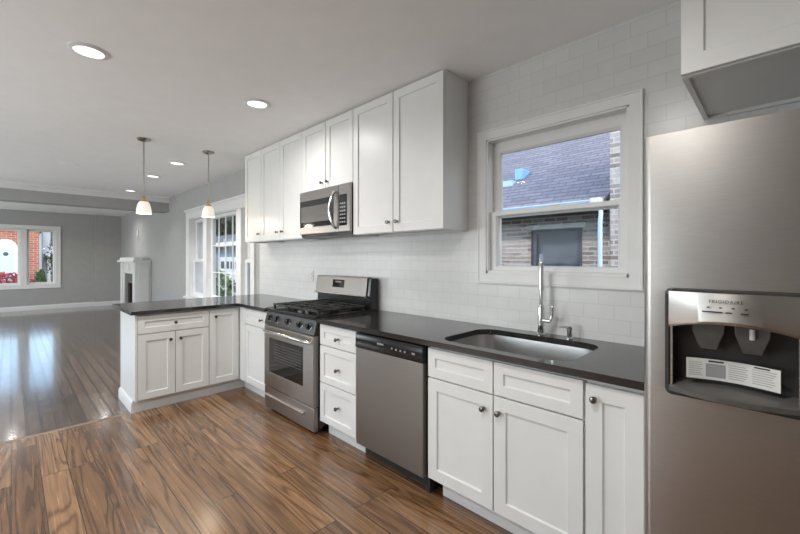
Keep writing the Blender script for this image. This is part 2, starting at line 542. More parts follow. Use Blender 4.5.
# window_1 above the sink
P = front_y(YW)
x0, x1, z0, z1 = W1
w1 = D.objects.new('window_1', None); COL.objects.link(w1); w1.location = (-0.945, YW, z0); ORG['window_1'] = Vector(w1.location); w1['kind'] = 'structure'
mb = MB(); casing_ring(mb, P, x0, x1, z0, z1, 0.061, 0.010, 0.012); mb.build('casing', 'trim', w1)
mb = MB()
for (xa, xb, za, zb) in ((x0, x0 + 0.012, z0, z1), (x1 - 0.012, x1, z0, z1), (x0, x1, z0, z0 + 0.02), (x0, x1, z1 - 0.012, z1)):
    mb.box(xa, xb, YW - 0.004, YW + 0.125, za, zb)
mb.build('jamb_liner', 'trim', w1, bevel=0.002)
mb = MB()
zm = 1.58
sash(mb, P, x0 + 0.012, x1 - 0.012, zm - 0.02, z1 - 0.012, 0.050, -0.10, -0.066, 0.030, 0.075)
mb.build('upper_sash', 'trim', w1)
mb = MB()
sash(mb, P, x0 + 0.012, x1 - 0.012, z0 + 0.018, zm + 0.018, 0.050, -0.064, -0.030, 0.034, 0.032)
mb.build('lower_sash', 'trim', w1)
pane(P, x0 + 0.06, x1 - 0.06, zm + 0.01, z1 - 0.06, -0.083, w1)
pane(P, x0 + 0.06, x1 - 0.06, z0 + 0.045, zm - 0.010, -0.047, w1)
mb = MB(); mb.box(-0.97, -0.90, YW + 0.032, YW + 0.050, zm + 0.018, zm + 0.028)
mb.build('sash_lock', 'plate', w1, bevel=0.002)

# window_2, a three part window past the peninsula
x0, x1, z0, z1 = W2
w2 = D.objects.new('window_2', None); COL.objects.link(w2); w2.location = (-6.0, YW, z0); ORG['window_2'] = Vector(w2.location); w2['kind'] = 'structure'
mb = MB()
casing_ring(mb, P, x0, x1, z0, z1, 0.13, 0.014, 0.018); mb.build('casing', 'trim', w2)
mb = MB()
mb.box(x0 - 0.16, x1 + 0.16, YW - 0.045, YW + 0.02, z1 + 0.125, z1 + 0.155)
mb.build('head_cap', 'trim', w2, bevel=0.004)
mb = MB()
for (xa, xb, za, zb) in ((x0, x0 + 0.015, z0, z1), (x1 - 0.015, x1, z0, z1), (x0, x1, z0, z0 + 0.02), (x0, x1, z1 - 0.015, z1)):
    mb.box(xa, xb, YW, YW + 0.30, za, zb)
mb.build('jamb_liner', 'trim', w2, bevel=0.002)
for xa, xb in ((-6.63, -6.47), (-5.33, -5.17)):
    MB().box(xa, xb, YW - 0.008, YW + 0.14, z0 + 0.02, z1 - 0.015).build('mullion', 'trim', w2, bevel=0.004)
for xa, xb in ((x0 + 0.015, -6.63), (-5.17, x1 - 0.015)):
    zm = 1.265
    mb = MB(); sash(mb, P, xa, xb, zm - 0.02, z1 - 0.015, 0.05, -0.12, -0.085); mb.build('upper_sash', 'trim', w2)
    mb = MB(); sash(mb, P, xa, xb, z0 + 0.02, zm + 0.02, 0.05, -0.083, -0.048); mb.build('lower_sash', 'trim', w2)
    pane(P, xa + 0.05, xb - 0.05, zm + 0.02, z1 - 0.06, -0.10, w2)
    pane(P, xa + 0.05, xb - 0.05, z0 + 0.06, zm - 0.02, -0.066, w2)
mb = MB(); sash(mb, P, -6.47, -5.33, z0 + 0.02, z1 - 0.015, 0.05, -0.10, -0.06); mb.build('picture_sash', 'trim', w2)
pane(P, -6.43, -5.37, z0 + 0.06, z1 - 0.06, -0.085, w2)
for k in range(3):
    xc = -6.42 + 1.04 * (k + 1) / 4
    MB().box(xc - 0.008, xc + 0.008, YW + 0.068, YW + 0.084, z0 + 0.06, z1 - 0.06).build('muntin', 'trim', w2)
for zc in (1.08, 1.50):
    MB().box(-6.43, -5.37, YW + 0.069, YW + 0.083, zc - 0.008, zc + 0.008).build('muntin', 'trim', w2)
MB().box(x0 - 0.17, x1 + 0.17, YW - 0.06, YW + 0.02, z0 - 0.035, z0).build('sill', 'trim', w2, bevel=0.005)

# window_3 in the front room
P3 = front_x(XF)
y0, y1, z0, z1 = W3
w3 = D.objects.new('window_3', None); COL.objects.link(w3); w3.location = (XF, -0.55, z0); ORG['window_3'] = Vector(w3.location); w3['kind'] = 'structure'
mb = MB(); casing_ring(mb, P3, y0, y1, z0, z1, 0.085, 0.014, 0.018); mb.build('casing', 'trim', w3)
mb = MB()
for (ya, yb, za, zb) in ((y0, y0 + 0.015, z0, z1), (y1 - 0.015, y1, z0, z1), (y0, y1, z0, z0 + 0.02), (y0, y1, z1 - 0.015, z1)):
    mb.box(XF - 0.22, XF, ya, yb, za, zb)
mb.build('jamb_liner', 'trim', w3, bevel=0.002)
for ya, yb in ((-1.42, -1.30), (0.155, 0.275)):
    MB().box(XF - 0.14, XF - 0.002, ya, yb, z0 + 0.02, z1 - 0.015).build('mullion', 'trim', w3, bevel=0.004)
for ya, yb in ((y0 + 0.015, -1.42), (-1.30, 0.155), (0.275, y1 - 0.015)):
    mb = MB(); sash(mb, P3, ya, yb, z0 + 0.02, z1 - 0.015, 0.045, -0.11, -0.07); mb.build('window_sash', 'trim', w3)
    pane(P3, ya + 0.04, yb - 0.04, z0 + 0.06, z1 - 0.055, -0.09, w3)

# unseen rear windows, added to let fill light in from behind the camera
for i, (xa, xb) in enumerate(((-4.8, -2.0), (-8.9, -6.3), (-12.8, -10.4))):
    wr = D.objects.new('window_%d' % (4 + i), None); COL.objects.link(wr); wr.location = ((xa + xb) / 2, YB, 0.6); ORG[wr.name] = Vector(wr.location); wr['kind'] = 'structure'
    PB = lambda a, b_, d: (a, YB + d, b_)
    mb = MB(); casing_ring(mb, PB, xa, xb, 0.6, 2.05, 0.085, 0.014, 0.018); mb.build('casing', 'trim', wr)
    xm = (xa + xb) / 2
    for a, c in ((xa, xm), (xm, xb)):
        mb = MB(); sash(mb, PB, a, c, 0.6, 2.05, 0.05, -0.11, -0.07); mb.build('window_sash', 'trim', wr)
        pane(PB, a + 0.04, c - 0.04, 0.64, 2.01, -0.09, wr)

# ------------------------------------------------------------------ base cabinets
YC = 1.575           # plane of the door faces
YE = 1.550           # counter edge
YT = 1.655           # toe kick
ZC = 0.859           # counter top
ZB = 0.829           # underside of the counter
XP = -3.775          # peninsula door faces
P = front_y(YC)
PP = front_x(XP)
AY = (0, -1, 0); AX = (1, 0, 0)

def cab_body(parent, x0, x1, yb=YW - 0.003):
    mb = MB(); mb.box(x0, x1, YC + 0.020, yb, 0.108, ZB - 0.001); mb.build('cabinet_box', 'white', parent, bevel=0.001)
    mb = MB(); mb.box(x0 + 0.001, x1 - 0.001, YT, YT + 0.018, 0.0, 0.108); mb.build('toe_kick', 'white', parent)

c = thing('drawer_cabinet', (-2.16, 1.88, 0), 'white three-drawer base cabinet standing between the range and the dishwasher', 'cabinet')
cab_body(c, -2.372, -1.951)
for za, zb, kz in ((0.672, 0.818, 0.736), (0.402, 0.666, 0.523), (0.116, 0.396, 0.262)):
    mb = MB(); shaker(mb, P, -2.367, -1.955, za, zb, 0.048); d = mb.build('drawer_front', 'white', c)
    knob(P, -2.15, kz, d, AY)

c = thing('sink_cabinet', (-0.94, 1.88, 0), 'white sink base cabinet with two shaker doors under two false drawer fronts', 'cabinet')
mb = MB()
mb.box(-1.345, -1.327, YC + 0.020, YW - 0.003, 0.108, ZB - 0.001)
mb.box(-0.557, -0.539, YC + 0.020, YW - 0.003, 0.108, ZB - 0.001)
mb.box(-1.327, -0.557, YC + 0.020, YW - 0.003, 0.108, 0.126)
mb.box(-1.327, -0.557, YC + 0.020, YC + 0.030, 0.126, ZB - 0.001)
mb.box(-1.327, -0.557, YW - 0.012, YW - 0.003, 0.126, ZB - 0.001)
mb.build('cabinet_box', 'white', c)
mb = MB(); mb.box(-1.30, -0.540, YT, YT + 0.018, 0, 0.108); mb.build('toe_kick', 'white', c)
for a0, a1, ks in ((-1.340, -0.945, -0.990), (-0.939, -0.543, -0.908)):
    mb = MB(); shaker(mb, P, a0, a1, 0.660, 0.812, 0.048); mb.build('false_drawer_front', 'white', c)
    mb = MB(); shaker(mb, P, a0, a1, 0.114, 0.652, 0.060); d = mb.build('door', 'white', c)
    knob(P, ks - 0.002, 0.582, d, AY)

c = thing('narrow_cabinet', (-0.44, 1.88, 0), 'narrow white single-door base cabinet between the sink cabinet and the fridge', 'cabinet')
cab_body(c, -0.537, -0.332)
mb = MB(); shaker(mb, P, -0.533, -0.336, 0.114, 0.805, 0.060); d = mb.build('door', 'white', c)
knob(P, -0.500, 0.752, d, AY)

c = thing('corner_cabinet', (-3.5, 1.88, 0), 'white corner base cabinet with small drawer over door, left of the range', 'cabinet')
mb = MB(); mb.box(XP - 0.018, -3.19, YC + 0.020, YW - 0.003, 0.108, ZB - 0.001); mb.build('cabinet_box', 'white', c, bevel=0.001)
mb = MB(); mb.box(-3.793, -3.191, YT, YT + 0.018, 0, 0.108); mb.build('toe_kick', 'white', c)
mb = MB(); mb.box(XP + 0.021, -3.64, YC, YC + 0.020, 0.112, ZB - 0.004); mb.build('filler_strip', 'white', c, bevel=0.001)
mb = MB(); shaker(mb, P, -3.635, -3.195, 0.672, 0.815, 0.048); d = mb.build('drawer_front', 'white', c)
knob(P, -3.285, 0.742, d, AY)
mb = MB(); shaker(mb, P, -3.635, -3.195, 0.114, 0.666, 0.058); d = mb.build('door', 'white', c)

c = thing('peninsula_cabinet', (-4.07, 1.0, 0), 'white peninsula base cabinet with wide drawer above two doors and end panel', 'cabinet')
mb = MB(); mb.box(-4.353, XP - 0.020, 0.735, 1.297, 0.108, ZB - 0.001); mb.build('cabinet_box', 'white', c, bevel=0.001)
mb = MB(); mb.box(-4.356, XP - 0.0015, 0.716, 0.734, 0.106, ZB - 0.001); mb.box(-4.356, -3.8425, 0.716, 0.734, 0.0, 0.1065); mb.build('end_panel', 'white', c, bevel=0.001)
prof = [(0, 0), (0.016, 0), (0.016, 0.075), (0.010, 0.090), (0.004, 0.098), (0, 0.10)]
mb = MB(); mb.prism(prof, lambda p, q, a: (a, 0.716 - p, q), -4.365, -3.8385); mb.build('base_moulding', 'white', c)
mb = MB(); mb.box(-3.858, -3.840, 0.7165, 1.297, 0.0, 0.1055); mb.build('toe_kick', 'white', c)
mb = MB(); mb.box(-4.368, -4.357, 0.716, 1.297, 0.0, ZB - 0.001); mb.build('back_panel', 'white', c)
mb = MB(); shaker(mb, PP, 0.737, 1.293, 0.664, 0.812, 0.048); d = mb.build('drawer_front', 'white', c)
knob(PP, 1.015, 0.736, d, AX)
for a0, a1, ky in ((0.737, 1.012, 0.975), (1.017, 1.293, 1.054)):
    mb = MB(); shaker(mb, PP, a0, a1, 0.112, 0.656, 0.055); d = mb.build('door', 'white', c)
    knob(PP, ky, 0.592, d, AX)

c = thing('peninsula_corner_cabinet', (-4.07, 1.6, 0), 'white single-door base cabinet in the inner corner of the peninsula', 'cabinet')
mb = MB(); mb.box(-4.353, XP - 0.020, 1.299, YW - 0.003, 0.108, ZB - 0.001); mb.build('cabinet_box', 'white', c, bevel=0.001)
mb = MB(); mb.box(-3.858, -3.840, 1.297, YT, 0.0, 0.106); mb.box(-3.858, -3.7935, YT, YT + 0.018, 0.0, 0.107); mb.build('toe_kick', 'white', c)
mb = MB(); mb.box(-4.368, -4.354, 1.299, YW - 0.003, 0.0, ZB - 0.001); mb.build('back_panel', 'white', c)
mb = MB(); shaker(mb, PP, 1.300, 1.572, 0.112, 0.812, 0.057); d = mb.build('door', 'white', c)
knob(PP, 1.352, 0.747, d, AX)

# ------------------------------------------------------------------ counters
mb = MB()
poly = [(-4.548, 0.681), (-3.746, 0.681), (-3.746, YE), (-3.187, YE), (-3.187, YW - 0.001), (-4.548, YW - 0.001)]
mb.prism(poly, lambda p, q, a: (p, q, a), ZB, ZC)
o = mb.build('peninsula_countertop', 'granite', bevel=0.002)
recenter(o, (-4.1, 1.4, ZB))
tag(o, 'L-shaped black granite countertop on the peninsula and corner cabinets', 'countertop')

def rrect(x0, x1, y0, y1, r, n=7):
    pts = []
    for cx, cy, a in ((x1 - r, y1 - r, 0), (x0 + r, y1 - r, 90), (x0 + r, y0 + r, 180), (x1 - r, y0 + r, 270)):
        for k in range(n + 1):
            t = math.radians(a + 90 * k / n)
            pts.append((cx + r * math.cos(t), cy + r * math.sin(t)))
    return pts
SX0, SX1, SY0, SY1 = -1.305, -0.615, 1.610, 2.075
hole = rrect(SX0, SX1, SY0, SY1, 0.10)
def slab_with_hole(x0, x1, y0, y1, z0, z1, hole):
    """hole runs counter-clockwise starting at +x; outer boundary sampled radially"""
    cx = (SX0 + SX1) / 2; cy = (SY0 + SY1) / 2
    outer = []
    for hx, hy in hole:
        dx, dy = hx - cx, hy - cy
        t = min([(x1 - cx) / dx if dx > 1e-9 else 9e9, (x0 - cx) / dx if dx < -1e-9 else 9e9, (y1 - cy) / dy if dy > 1e-9 else 9e9, (y0 - cy) / dy if dy < -1e-9 else 9e9])
        outer.append([cx + dx * t, cy + dy * t])
    for cxr, cyr in ((x0, y0), (x0, y1), (x1, y0), (x1, y1)):
        best = min(outer, key=lambda q: (q[0] - cxr) ** 2 + (q[1] - cyr) ** 2)
        best[0], best[1] = cxr, cyr
    mb = MB()
    mb.rings([[(p[0], p[1], z1) for p in hole], [(p[0], p[1], z1) for p in outer], [(p[0], p[1], z0) for p in outer], [(p[0], p[1], z0) for p in hole]], closed=True)
    return mb
o = slab_with_hole(-2.385, -0.318, YE, YW - 0.001, ZB, ZC, hole).build('sink_countertop', 'granite', smooth=False)
recenter(o, (-1.35, 1.86, ZB))
tag(o, 'long black granite countertop with sink cutout, from the range to the fridge', 'countertop')

# sink bowl
s = thing('kitchen_sink', (-0.96, 1.84, 0.62), 'undermounted stainless steel sink with rounded corners in the black countertop', 'sink')
def rr(dx, z, r): return [(p[0], p[1], z) for p in rrect(SX0 - dx, SX1 + dx, SY0 - dx, SY1 + dx, r)]
mb = MB()
mb.rings([rr(0.010, ZB - 0.003, 0.11), rr(0.004, ZB - 0.003, 0.104), rr(0.002, ZB - 0.02, 0.10), rr(-0.012, 0.66, 0.09), rr(-0.035, 0.635, 0.07), rr(-0.10, 0.632, 0.05)], cap0=False, cap1=True)
o = mb.build('bowl', 'sinksteel', s)
sm = o.modifiers.new('thickness', 'SOLIDIFY'); sm.thickness = 0.0015; sm.offset = -1
mb = MB(); mb.lathe((-0.96, 1.86, 0.633), [(0.045, 0), (0.045, 0.003), (0.036, 0.0035), (0.030, 0.001), (0.0, 0.001)], 20); mb.build('drain', 'chrome', s)

# faucet
FX, FY = -0.954, 2.110
f = thing('kitchen_faucet', (FX, FY, ZC), 'tall chrome pull-down kitchen faucet with side lever behind the sink', 'faucet')
mb = MB(); mb.lathe((FX, FY, ZC), [(0.027, 0), (0.027, 0.008), (0.020, 0.014), (0.0185, 0.05), (0.0185, 0.15), (0.016, 0.165), (0.0145, 0.17)], 18); mb.build('faucet_body', 'chrome', f)
pts = [(FX, FY, ZC + 0.165)] + [(FX, FY, ZC + 0.165 + 0.04 * k) for k in range(1, 7)]
R = 0.075
for k in range(1, 13):
    t = math.pi * k / 12
    q = R - R * math.cos(t)
    pts.append((FX + q * 0.42, FY - q * 0.91, ZC + 0.405 + R * math.sin(t) * 0.62))
mb = MB(); mb.tube(pts, 0.0105, 12); mb.build('spout', 'chrome', f)
e = pts[-1]
mb = MB(); mb.lathe(e, [(0.011, 0), (0.0125, 0.008), (0.013, 0.10), (0.0155, 0.125), (0.015, 0.14), (0.010, 0.141)], 14, (0, 0, -1)); mb.build('spray_head', 'chrome', f)
mb = MB()
mb.cyl((FX, FY, ZC + 0.085), (FX + 0.055, FY, ZC + 0.085), 0.0125, 12)
mb.tube([(FX + 0.050, FY, ZC + 0.086), (FX + 0.062, FY - 0.003, ZC + 0.10), (FX + 0.068, FY - 0.006, ZC + 0.13), (FX + 0.071, FY - 0.01, ZC + 0.175)], [0.009, 0.008, 0.006, 0.005], 10)
mb.build('lever_handle', 'chrome', f)

d = thing('soap_dispenser', (-0.80, 2.12, ZC), 'short chrome soap dispenser pump on the counter right of the faucet', 'soap dispenser')
mb = MB(); mb.lathe((-0.80, 2.12, ZC), [(0.020, 0), (0.020, 0.005), (0.013, 0.010), (0.012, 0.045), (0.015, 0.050), (0.015, 0.065), (0.010, 0.070)], 16); mb.build('pump_body', 'chrome', d)
mb = MB(); mb.tube([(-0.80, 2.12, ZC + 0.060), (-0.825, 2.10, ZC + 0.064), (-0.855, 2.08, ZC + 0.060)], [0.006, 0.005, 0.004], 8); mb.build('nozzle', 'chrome', d)

# ------------------------------------------------------------------ range
XL, XR = -3.178, -2.400
YR = 1.543
g = thing('gas_range', ((XL + XR) / 2, 1.85, 0), 'stainless steel gas range with black cooktop between white base cabinets', 'stove')
mb = MB(); mb.box(XL, XR, 1.583, 2.165, 0.045, 0.845); mb.build('range_body', 'black', g, bevel=0.003)
for fx in (XL + 0.06, XR - 0.06):
    for fy in (1.64, 2.12):
        mb = MB(); mb.cyl((fx, fy, 0), (fx, fy, 0.046), 0.018); mb.build('foot', 'darkplastic', g)
mb = MB(); mb.box(XL + 0.01, XR - 0.01, 1.60, 1.62, 0.008, 0.045); mb.build('kick_panel', 'black', g)
# warming drawer
mb = MB(); mb.box(XL + 0.003, XR - 0.003, YR + 0.004, 1.583, 0.022, 0.196); d = mb.build('warming_drawer', 'steel_h', g, bevel=0.004)
mb = MB(); mb.prism([(0.0, 0.0), (0.014, 0.002), (0.016, 0.012), (0.008, 0.022), (0, 0.024)], lambda p, q, a: (a, YR + 0.004 - p, 0.118 + q), XL + 0.04, XR - 0.13); mb.build('drawer_pull', 'steel_l', d)
# oven door with a window
mb = MB()
def dring(x0, x1, z0, z1, y): return [(x0, y, z0), (x1, y, z0), (x1, y, z1), (x0, y, z1)]
WX0, WX1, WZ0, WZ1 = XL + 0.085, XR - 0.145, 0.325, 0.625
mb.rings([dring(XL + 0.003, XR - 0.003, 0.204, 0.722, 1.583), dring(XL + 0.003, XR - 0.003, 0.204, 0.722, YR + 0.004), dring(XL + 0.007, XR - 0.007, 0.208, 0.718, YR),
          dring(WX0, WX1, WZ0, WZ1, YR), dring(WX0 + 0.006, WX1 - 0.006, WZ0 + 0.006, WZ1 - 0.006, YR + 0.006)])
od = mb.build('oven_door', 'steel_h', g)
mb = MB(); mb.box(WX0 + 0.004, WX1 - 0.004, YR + 0.003, YR + 0.0055, WZ0 + 0.004, WZ1 - 0.004); ow = mb.build('oven_window', 'blackglass', od)
mb = MB()
for k in range(7):
    z = WZ0 + 0.12 + k * 0.022
    mb.box(WX0 + 0.09, WX1 - 0.03, YR + 0.0022, YR + 0.003, z, z + 0.004)
mb.build('oven_rack', 'greyplastic', od)
pts = []
for k in range(17):
    t = k / 16
    bow = math.sin(math.pi * t)
    pts.append((XL + 0.035 + (XR - XL - 0.07) * t, YR - 0.018 - 0.030 * bow ** 0.5, 0.690 - 0.012 * (1 - bow)))
mb = MB(); mb.tube([(pts[0][0], YR + 0.002, 0.678)] + pts + [(pts[-1][0], YR + 0.002, 0.678)], 0.0135, 12); mb.build('oven_handle', 'steel_l', od)
# control panel with knobs
mb = MB(); mb.prism([(1.600, 0.726), (YR + 0.002, 0.728), (YR + 0.006, 0.75), (YR + 0.030, 0.838), (YR + 0.05, 0.848), (1.600, 0.848)], lambda p, q, a: (a, p, q), XL, XR)
cp = mb.build('control_panel', 'darkplastic', g, bevel=0.003)
for k, t in enumerate((0.11, 0.27, 0.50, 0.73, 0.89)):
    x = XL + (XR - XL) * t
    ax = Vector((0, -0.95, 0.3))
    mb = MB(); mb.lathe((x, YR + 0.017, 0.786), [(0.028, -0.002), (0.027, 0.006), (0.021, 0.010), (0.019, 0.028), (0.015, 0.031), (0.0, 0.031)], 18, ax)
    kb = mb.build('burner_knob', 'black', g)
    mb = MB(); mb.lathe(Vector((x, YR + 0.017, 0.786)), [(0.031, -0.001), (0.031, 0.001), (0.028, 0.002)], 18, ax); mb.build('knob_ring', 'steel_l', kb)
# cooktop
mb = MB()
mb.rings([dring(XL - 0.008, XR + 0.014, 1.575, 2.10, 0.846)] and [[(XL - 0.003, 1.556, 0.846), (XR + 0.003, 1.556, 0.846), (XR + 0.003, 2.10, 0.846), (XL - 0.003, 2.10, 0.846)],
          [(XL - 0.003, 1.556, 0.866), (XR + 0.003, 1.556, 0.866), (XR + 0.003, 2.10, 0.866), (XL - 0.003, 2.10, 0.866)],
          [(XL + 0.012, 1.575, 0.872), (XR - 0.012, 1.575, 0.872), (XR - 0.012, 2.09, 0.872), (XL + 0.012, 2.09, 0.872)],
          [(XL + 0.03, 1.60, 0.864), (XR - 0.03, 1.60, 0.864), (XR - 0.03, 2.07, 0.864), (XL + 0.03, 2.07, 0.864)]])
ct = mb.build('cooktop', 'black', g, bevel=0.002)
W = XR - XL
for k in range(3):
    ga, gb = XL + 0.035 + k * (W - 0.07) / 3 + 0.004, XL + 0.035 + (k + 1) * (W - 0.07) / 3 - 0.004
    mb = MB()
    bt = 0.006
    for y in (1.61, 1.73, 1.835, 1.94, 2.06):
        mb.box(ga, gb, y - bt, y + bt, 0.890, 0.904)
    for x in (ga + bt, (ga + gb) / 2, gb - bt):
        mb.box(x - bt, x + bt, 1.61, 2.06, 0.888, 0.902)
    for x in (ga + bt, gb - bt):
        for y in (1.62, 1.835, 2.05):
            mb.box(x - 0.008, x + 0.008, y - 0.008, y + 0.008, 0.864, 0.89)
    for y in (1.73, 1.94):
        for sx in (-1, 1):
            for sy in (-1, 1):
                cx = (ga + gb) / 2
                mb.cyl((cx + sx * 0.035, y + sy * 0.035, 0.897), (cx + sx * 0.085, y + sy * 0.085, 0.897), 0.006, 6)
    mb.build('burner_grate', 'blackm', g, bevel=0.0015)
    for y in ((1.73, 1.94) if k != 1 else (1.835,)):
        cx = (ga + gb) / 2
        mb = MB(); mb.lathe((cx, y, 0.864), [(0.055, 0), (0.052, 0.006), (0.040, 0.008), (0.040, 0.016), (0.036, 0.020), (0.0, 0.021)], 20); mb.build('burner_cap', 'blackm', g)
# backguard
mb = MB(); mb.prism([(2.165, 0.80), (2.085, 0.80), (2.085, 0.968), (2.070, 0.975), (2.090, 1.128), (2.165, 1.128)], lambda p, q, a: (a, p, q), XL + 0.002, XR + 0.012)
bgd = mb.build('backguard', 'black', g, bevel=0.003)
mb = MB(); mb.prism([(2.066, 0.978), (2.060, 0.985), (2.080, 1.130), (2.095, 1.134), (2.125, 1.134), (2.125, 1.128), (2.092, 1.126), (2.075, 0.978)], lambda p, q, a: (a, p, q), XL + 0.006, XR - 0.028)
mb.build('backguard_panel', 'steel_d', g, bevel=0.0015)
mb = MB(); mb.prism([(2.056, 0.970), (2.048, 0.976), (2.052, 0.984), (2.075, 0.986), (2.086, 0.966)], lambda p, q, a: (a, p, q), XL - 0.008, XR - 0.02); mb.build('backguard_lip', 'steel_l', g)
def gy(z): return 2.060 + (z - 0.985) * (0.020 / 0.145)
xd0, xd1, zd0, zd1 = -2.905, -2.735, 1.036, 1.104
mb = MB(); mb.hexa([(xd0, gy(zd0) - 0.002, zd0), (xd1, gy(zd0) - 0.002, zd0), (xd1, gy(zd0) + 0.004, zd0), (xd0, gy(zd0) + 0.004, zd0), (xd0, gy(zd1) - 0.002, zd1), (xd1, gy(zd1) - 0.002, zd1), (xd1, gy(zd1) + 0.004, zd1), (xd0, gy(zd1) + 0.004, zd1)])
ds = mb.build('clock_display', 'blackglass', g)
mb = MB()
for k in range(4):
    mb.box(-2.86 + k * 0.022, -2.845 + k * 0.022, gy(1.085) - 0.004, gy(1.085) - 0.001, 1.078, 1.092)
mb.build('display_marks', 'mark', ds)

# ------------------------------------------------------------------ microwave
X0, X1_ = -3.163, -2.411
YM = 1.882
mw = thing('microwave', ((X0 + X1_) / 2, 2.03, 1.492), 'stainless over-the-range microwave mounted under the short wall cabinet', 'microwave')
mb = MB(); mb.box(X0, X1_, YM + 0.022, YW - 0.004, 1.492, 1.899); mb.build('microwave_body', 'black', mw, bevel=0.002)
mb = MB(); mb.box(X0 + 0.03, X1_ - 0.03, YM + 0.05, YW - 0.1, 1.484, 1.492); mb.build('vent_filter', 'greyplastic', mw)
XD = X1_ - 0.150
mb = MB()
mb.rings([dring(X0, X1_, 1.512, 1.899, YM + 0.022), dring(X0, X1_, 1.512, 1.899, YM + 0.004), dring(X0 + 0.004, X1_ - 0.004, 1.516, 1.895, YM)])
mb.build('front_frame', 'steel_h', mw)
mb = MB(); mb.box(X0 + 0.012, XD - 0.07, YM - 0.0025, YM, 1.575, 1.815); dw_ = mb.build('door_window', 'blackglass', mw, bevel=0.001)
mb = MB(); mb.box(X0 + 0.035, XD - 0.11, YM - 0.0034, YM - 0.0024, 1.618, 1.762); mb.build('window_screen', 'greyplastic', dw_)
mb = MB(); mb.box(XD + 0.012, X1_ - 0.038, YM - 0.0025, YM, 1.562, 1.815); kp = mb.build('keypad', 'blackglass', mw, bevel=0.001)
mb = MB()
for r in range(6):
    for q in range(3):
        mb.box(XD + 0.022 + q * 0.027, XD + 0.042 + q * 0.027, YM - 0.0034, YM - 0.0024, 1.585 + r * 0.030, 1.597 + r * 0.030)
mb.build('keypad_buttons', 'mark', kp)
mb = MB(); mb.box(XD - 0.0015, XD + 0.0015, YM - 0.0008, YM + 0.001, 1.516, 1.895); mb.build('door_gap', 'black', mw)
pts = [(XD - 0.035, YM + 0.002, 1.845)] + [(XD - 0.035 - 0.022 * math.sin(math.pi * k / 12), YM - 0.020 - 0.032 * math.sin(math.pi * k / 12), 1.840 - 0.285 * k / 12) for k in range(13)] + [(XD - 0.035, YM + 0.002, 1.548)]
mb = MB(); mb.tube(pts, 0.0125, 10); mb.build('door_handle', 'steel_l', mw)

# ------------------------------------------------------------------ dishwasher
X0, X1_ = -1.940, -1.354
dw = thing('dishwasher', ((X0 + X1_) / 2, 1.86, 0), 'built-in stainless dishwasher with black control strip left of the sink cabinet', 'dishwasher')
mb = MB(); mb.box(X0, X1_, 1.600, 2.15, 0.10, 0.815); mb.build('dishwasher_tub', 'black', dw)
mb = MB(); mb.box(X0 + 0.003, X1_ - 0.010, 1.563, 1.600, 0.102, 0.722); mb.build('door', 'steel_d', dw, bevel=0.004)
mb = MB(); mb.prism([(1.600, 0.722), (1.560, 0.722), (1.556, 0.735), (1.558, 0.800), (1.566, 0.818), (1.600, 0.818)], lambda p, q, a: (a, p, q), X0 + 0.001, X1_ - 0.008)
cpn = mb.build('control_strip', 'black', dw, bevel=0.004)
for xx, w_, z in ((-1.70, 0.055, 0.778), (-1.60, 0.012, 0.768), (-1.565, 0.012, 0.766), (-1.53, 0.012, 0.766), (-1.495, 0.012, 0.766), (-1.43, 0.022, 0.766)):
    mb = MB(); mb.box(xx - w_ / 2, xx + w_ / 2, 1.5552, 1.5585, z - 0.005, z + 0.005); mb.build('control_mark', 'mark', cpn)
mb = MB(); mb.box(X0 + 0.004, X1_ - 0.004, 1.66, 1.675, 0.0, 0.10); mb.build('kick_plate', 'blackm', dw)
mb = MB(); mb.box(X1_ - 0.030, X1_ - 0.006, 1.615, 1.66, 0.0, 0.10); mb.build('levelling_foot', 'blackm', dw)

# ------------------------------------------------------------------ wall cabinets
YU = 1.910
ZU = 1.480
PU = front_y(YU)
ZT = CEIL - 0.012
def upper(name, label, x0, x1, z0, doors, y0=YU, zt=ZT, rail=0.057, knobs=True):
    c = thing(name, ((x0 + x1) / 2, (y0 + YW) / 2, z0), label, 'wall cabinet')
    PQ = front_y(y0)
    mb = MB()
    # box with a recessed bottom
    mb.box(x0 + 0.001, x0 + 0.018, y0 + 0.020, YW - 0.003, z0, CEIL - 0.001)
    mb.box(x1 - 0.018, x1 - 0.001, y0 + 0.020, YW - 0.003, z0, CEIL - 0.001)
    mb.box(x0 + 0.018, x1 - 0.018, y0 + 0.020, y0 + 0.038, z0, CEIL - 0.001)
    mb.box(x0 + 0.018, x1 - 0.018, YW - 0.016, YW - 0.003, z0, CEIL - 0.001)
    mb.box(x0 + 0.018, x1 - 0.018, y0 + 0.038, YW - 0.016, z0 + 0.014, z0 + 0.03)
    mb.box(x0 + 0.018, x1 - 0.018, y0 + 0.038, YW - 0.016, CEIL - 0.02, CEIL - 0.001)
    mb.build('cabinet_box', 'white', c)
    for a0, a1, ka, kz in doors:
        mb = MB(); shaker(mb, PQ, a0 + 0.002, a1 - 0.002, z0 + 0.004, zt, rail)
        d = mb.build('door', 'white', c)
        if ka is not None: knob(PQ, ka, kz, d, AY, 0.0135)
    return c
upper('single_wall_cabinet', 'narrow white single-door wall cabinet at the window end of the row', -4.415, -4.010, ZU, [(-4.415, -4.010, -4.055, ZU + 0.085)])
upper('double_wall_cabinet', 'white two-door wall cabinet immediately left of the microwave', -4.008, -3.171, ZU, [(-4.008, -3.590, -3.640, ZU + 0.085), (-3.588, -3.171, -3.535, ZU + 0.085)])
upper('short_wall_cabinet', 'short white two-door wall cabinet above the microwave', -3.169, -2.408, 1.904, [(-3.169, -2.790, -2.832, 1.955), (-2.786, -2.408, -2.748, 1.955)])
upper('double_wall_cabinet', 'tall white two-door wall cabinet right of the microwave, nearest the sink window', -2.406, -1.497, ZU, [(-2.406, -1.953, -1.995, ZU + 0.075), (-1.950, -1.497, -1.908, ZU + 0.075)])
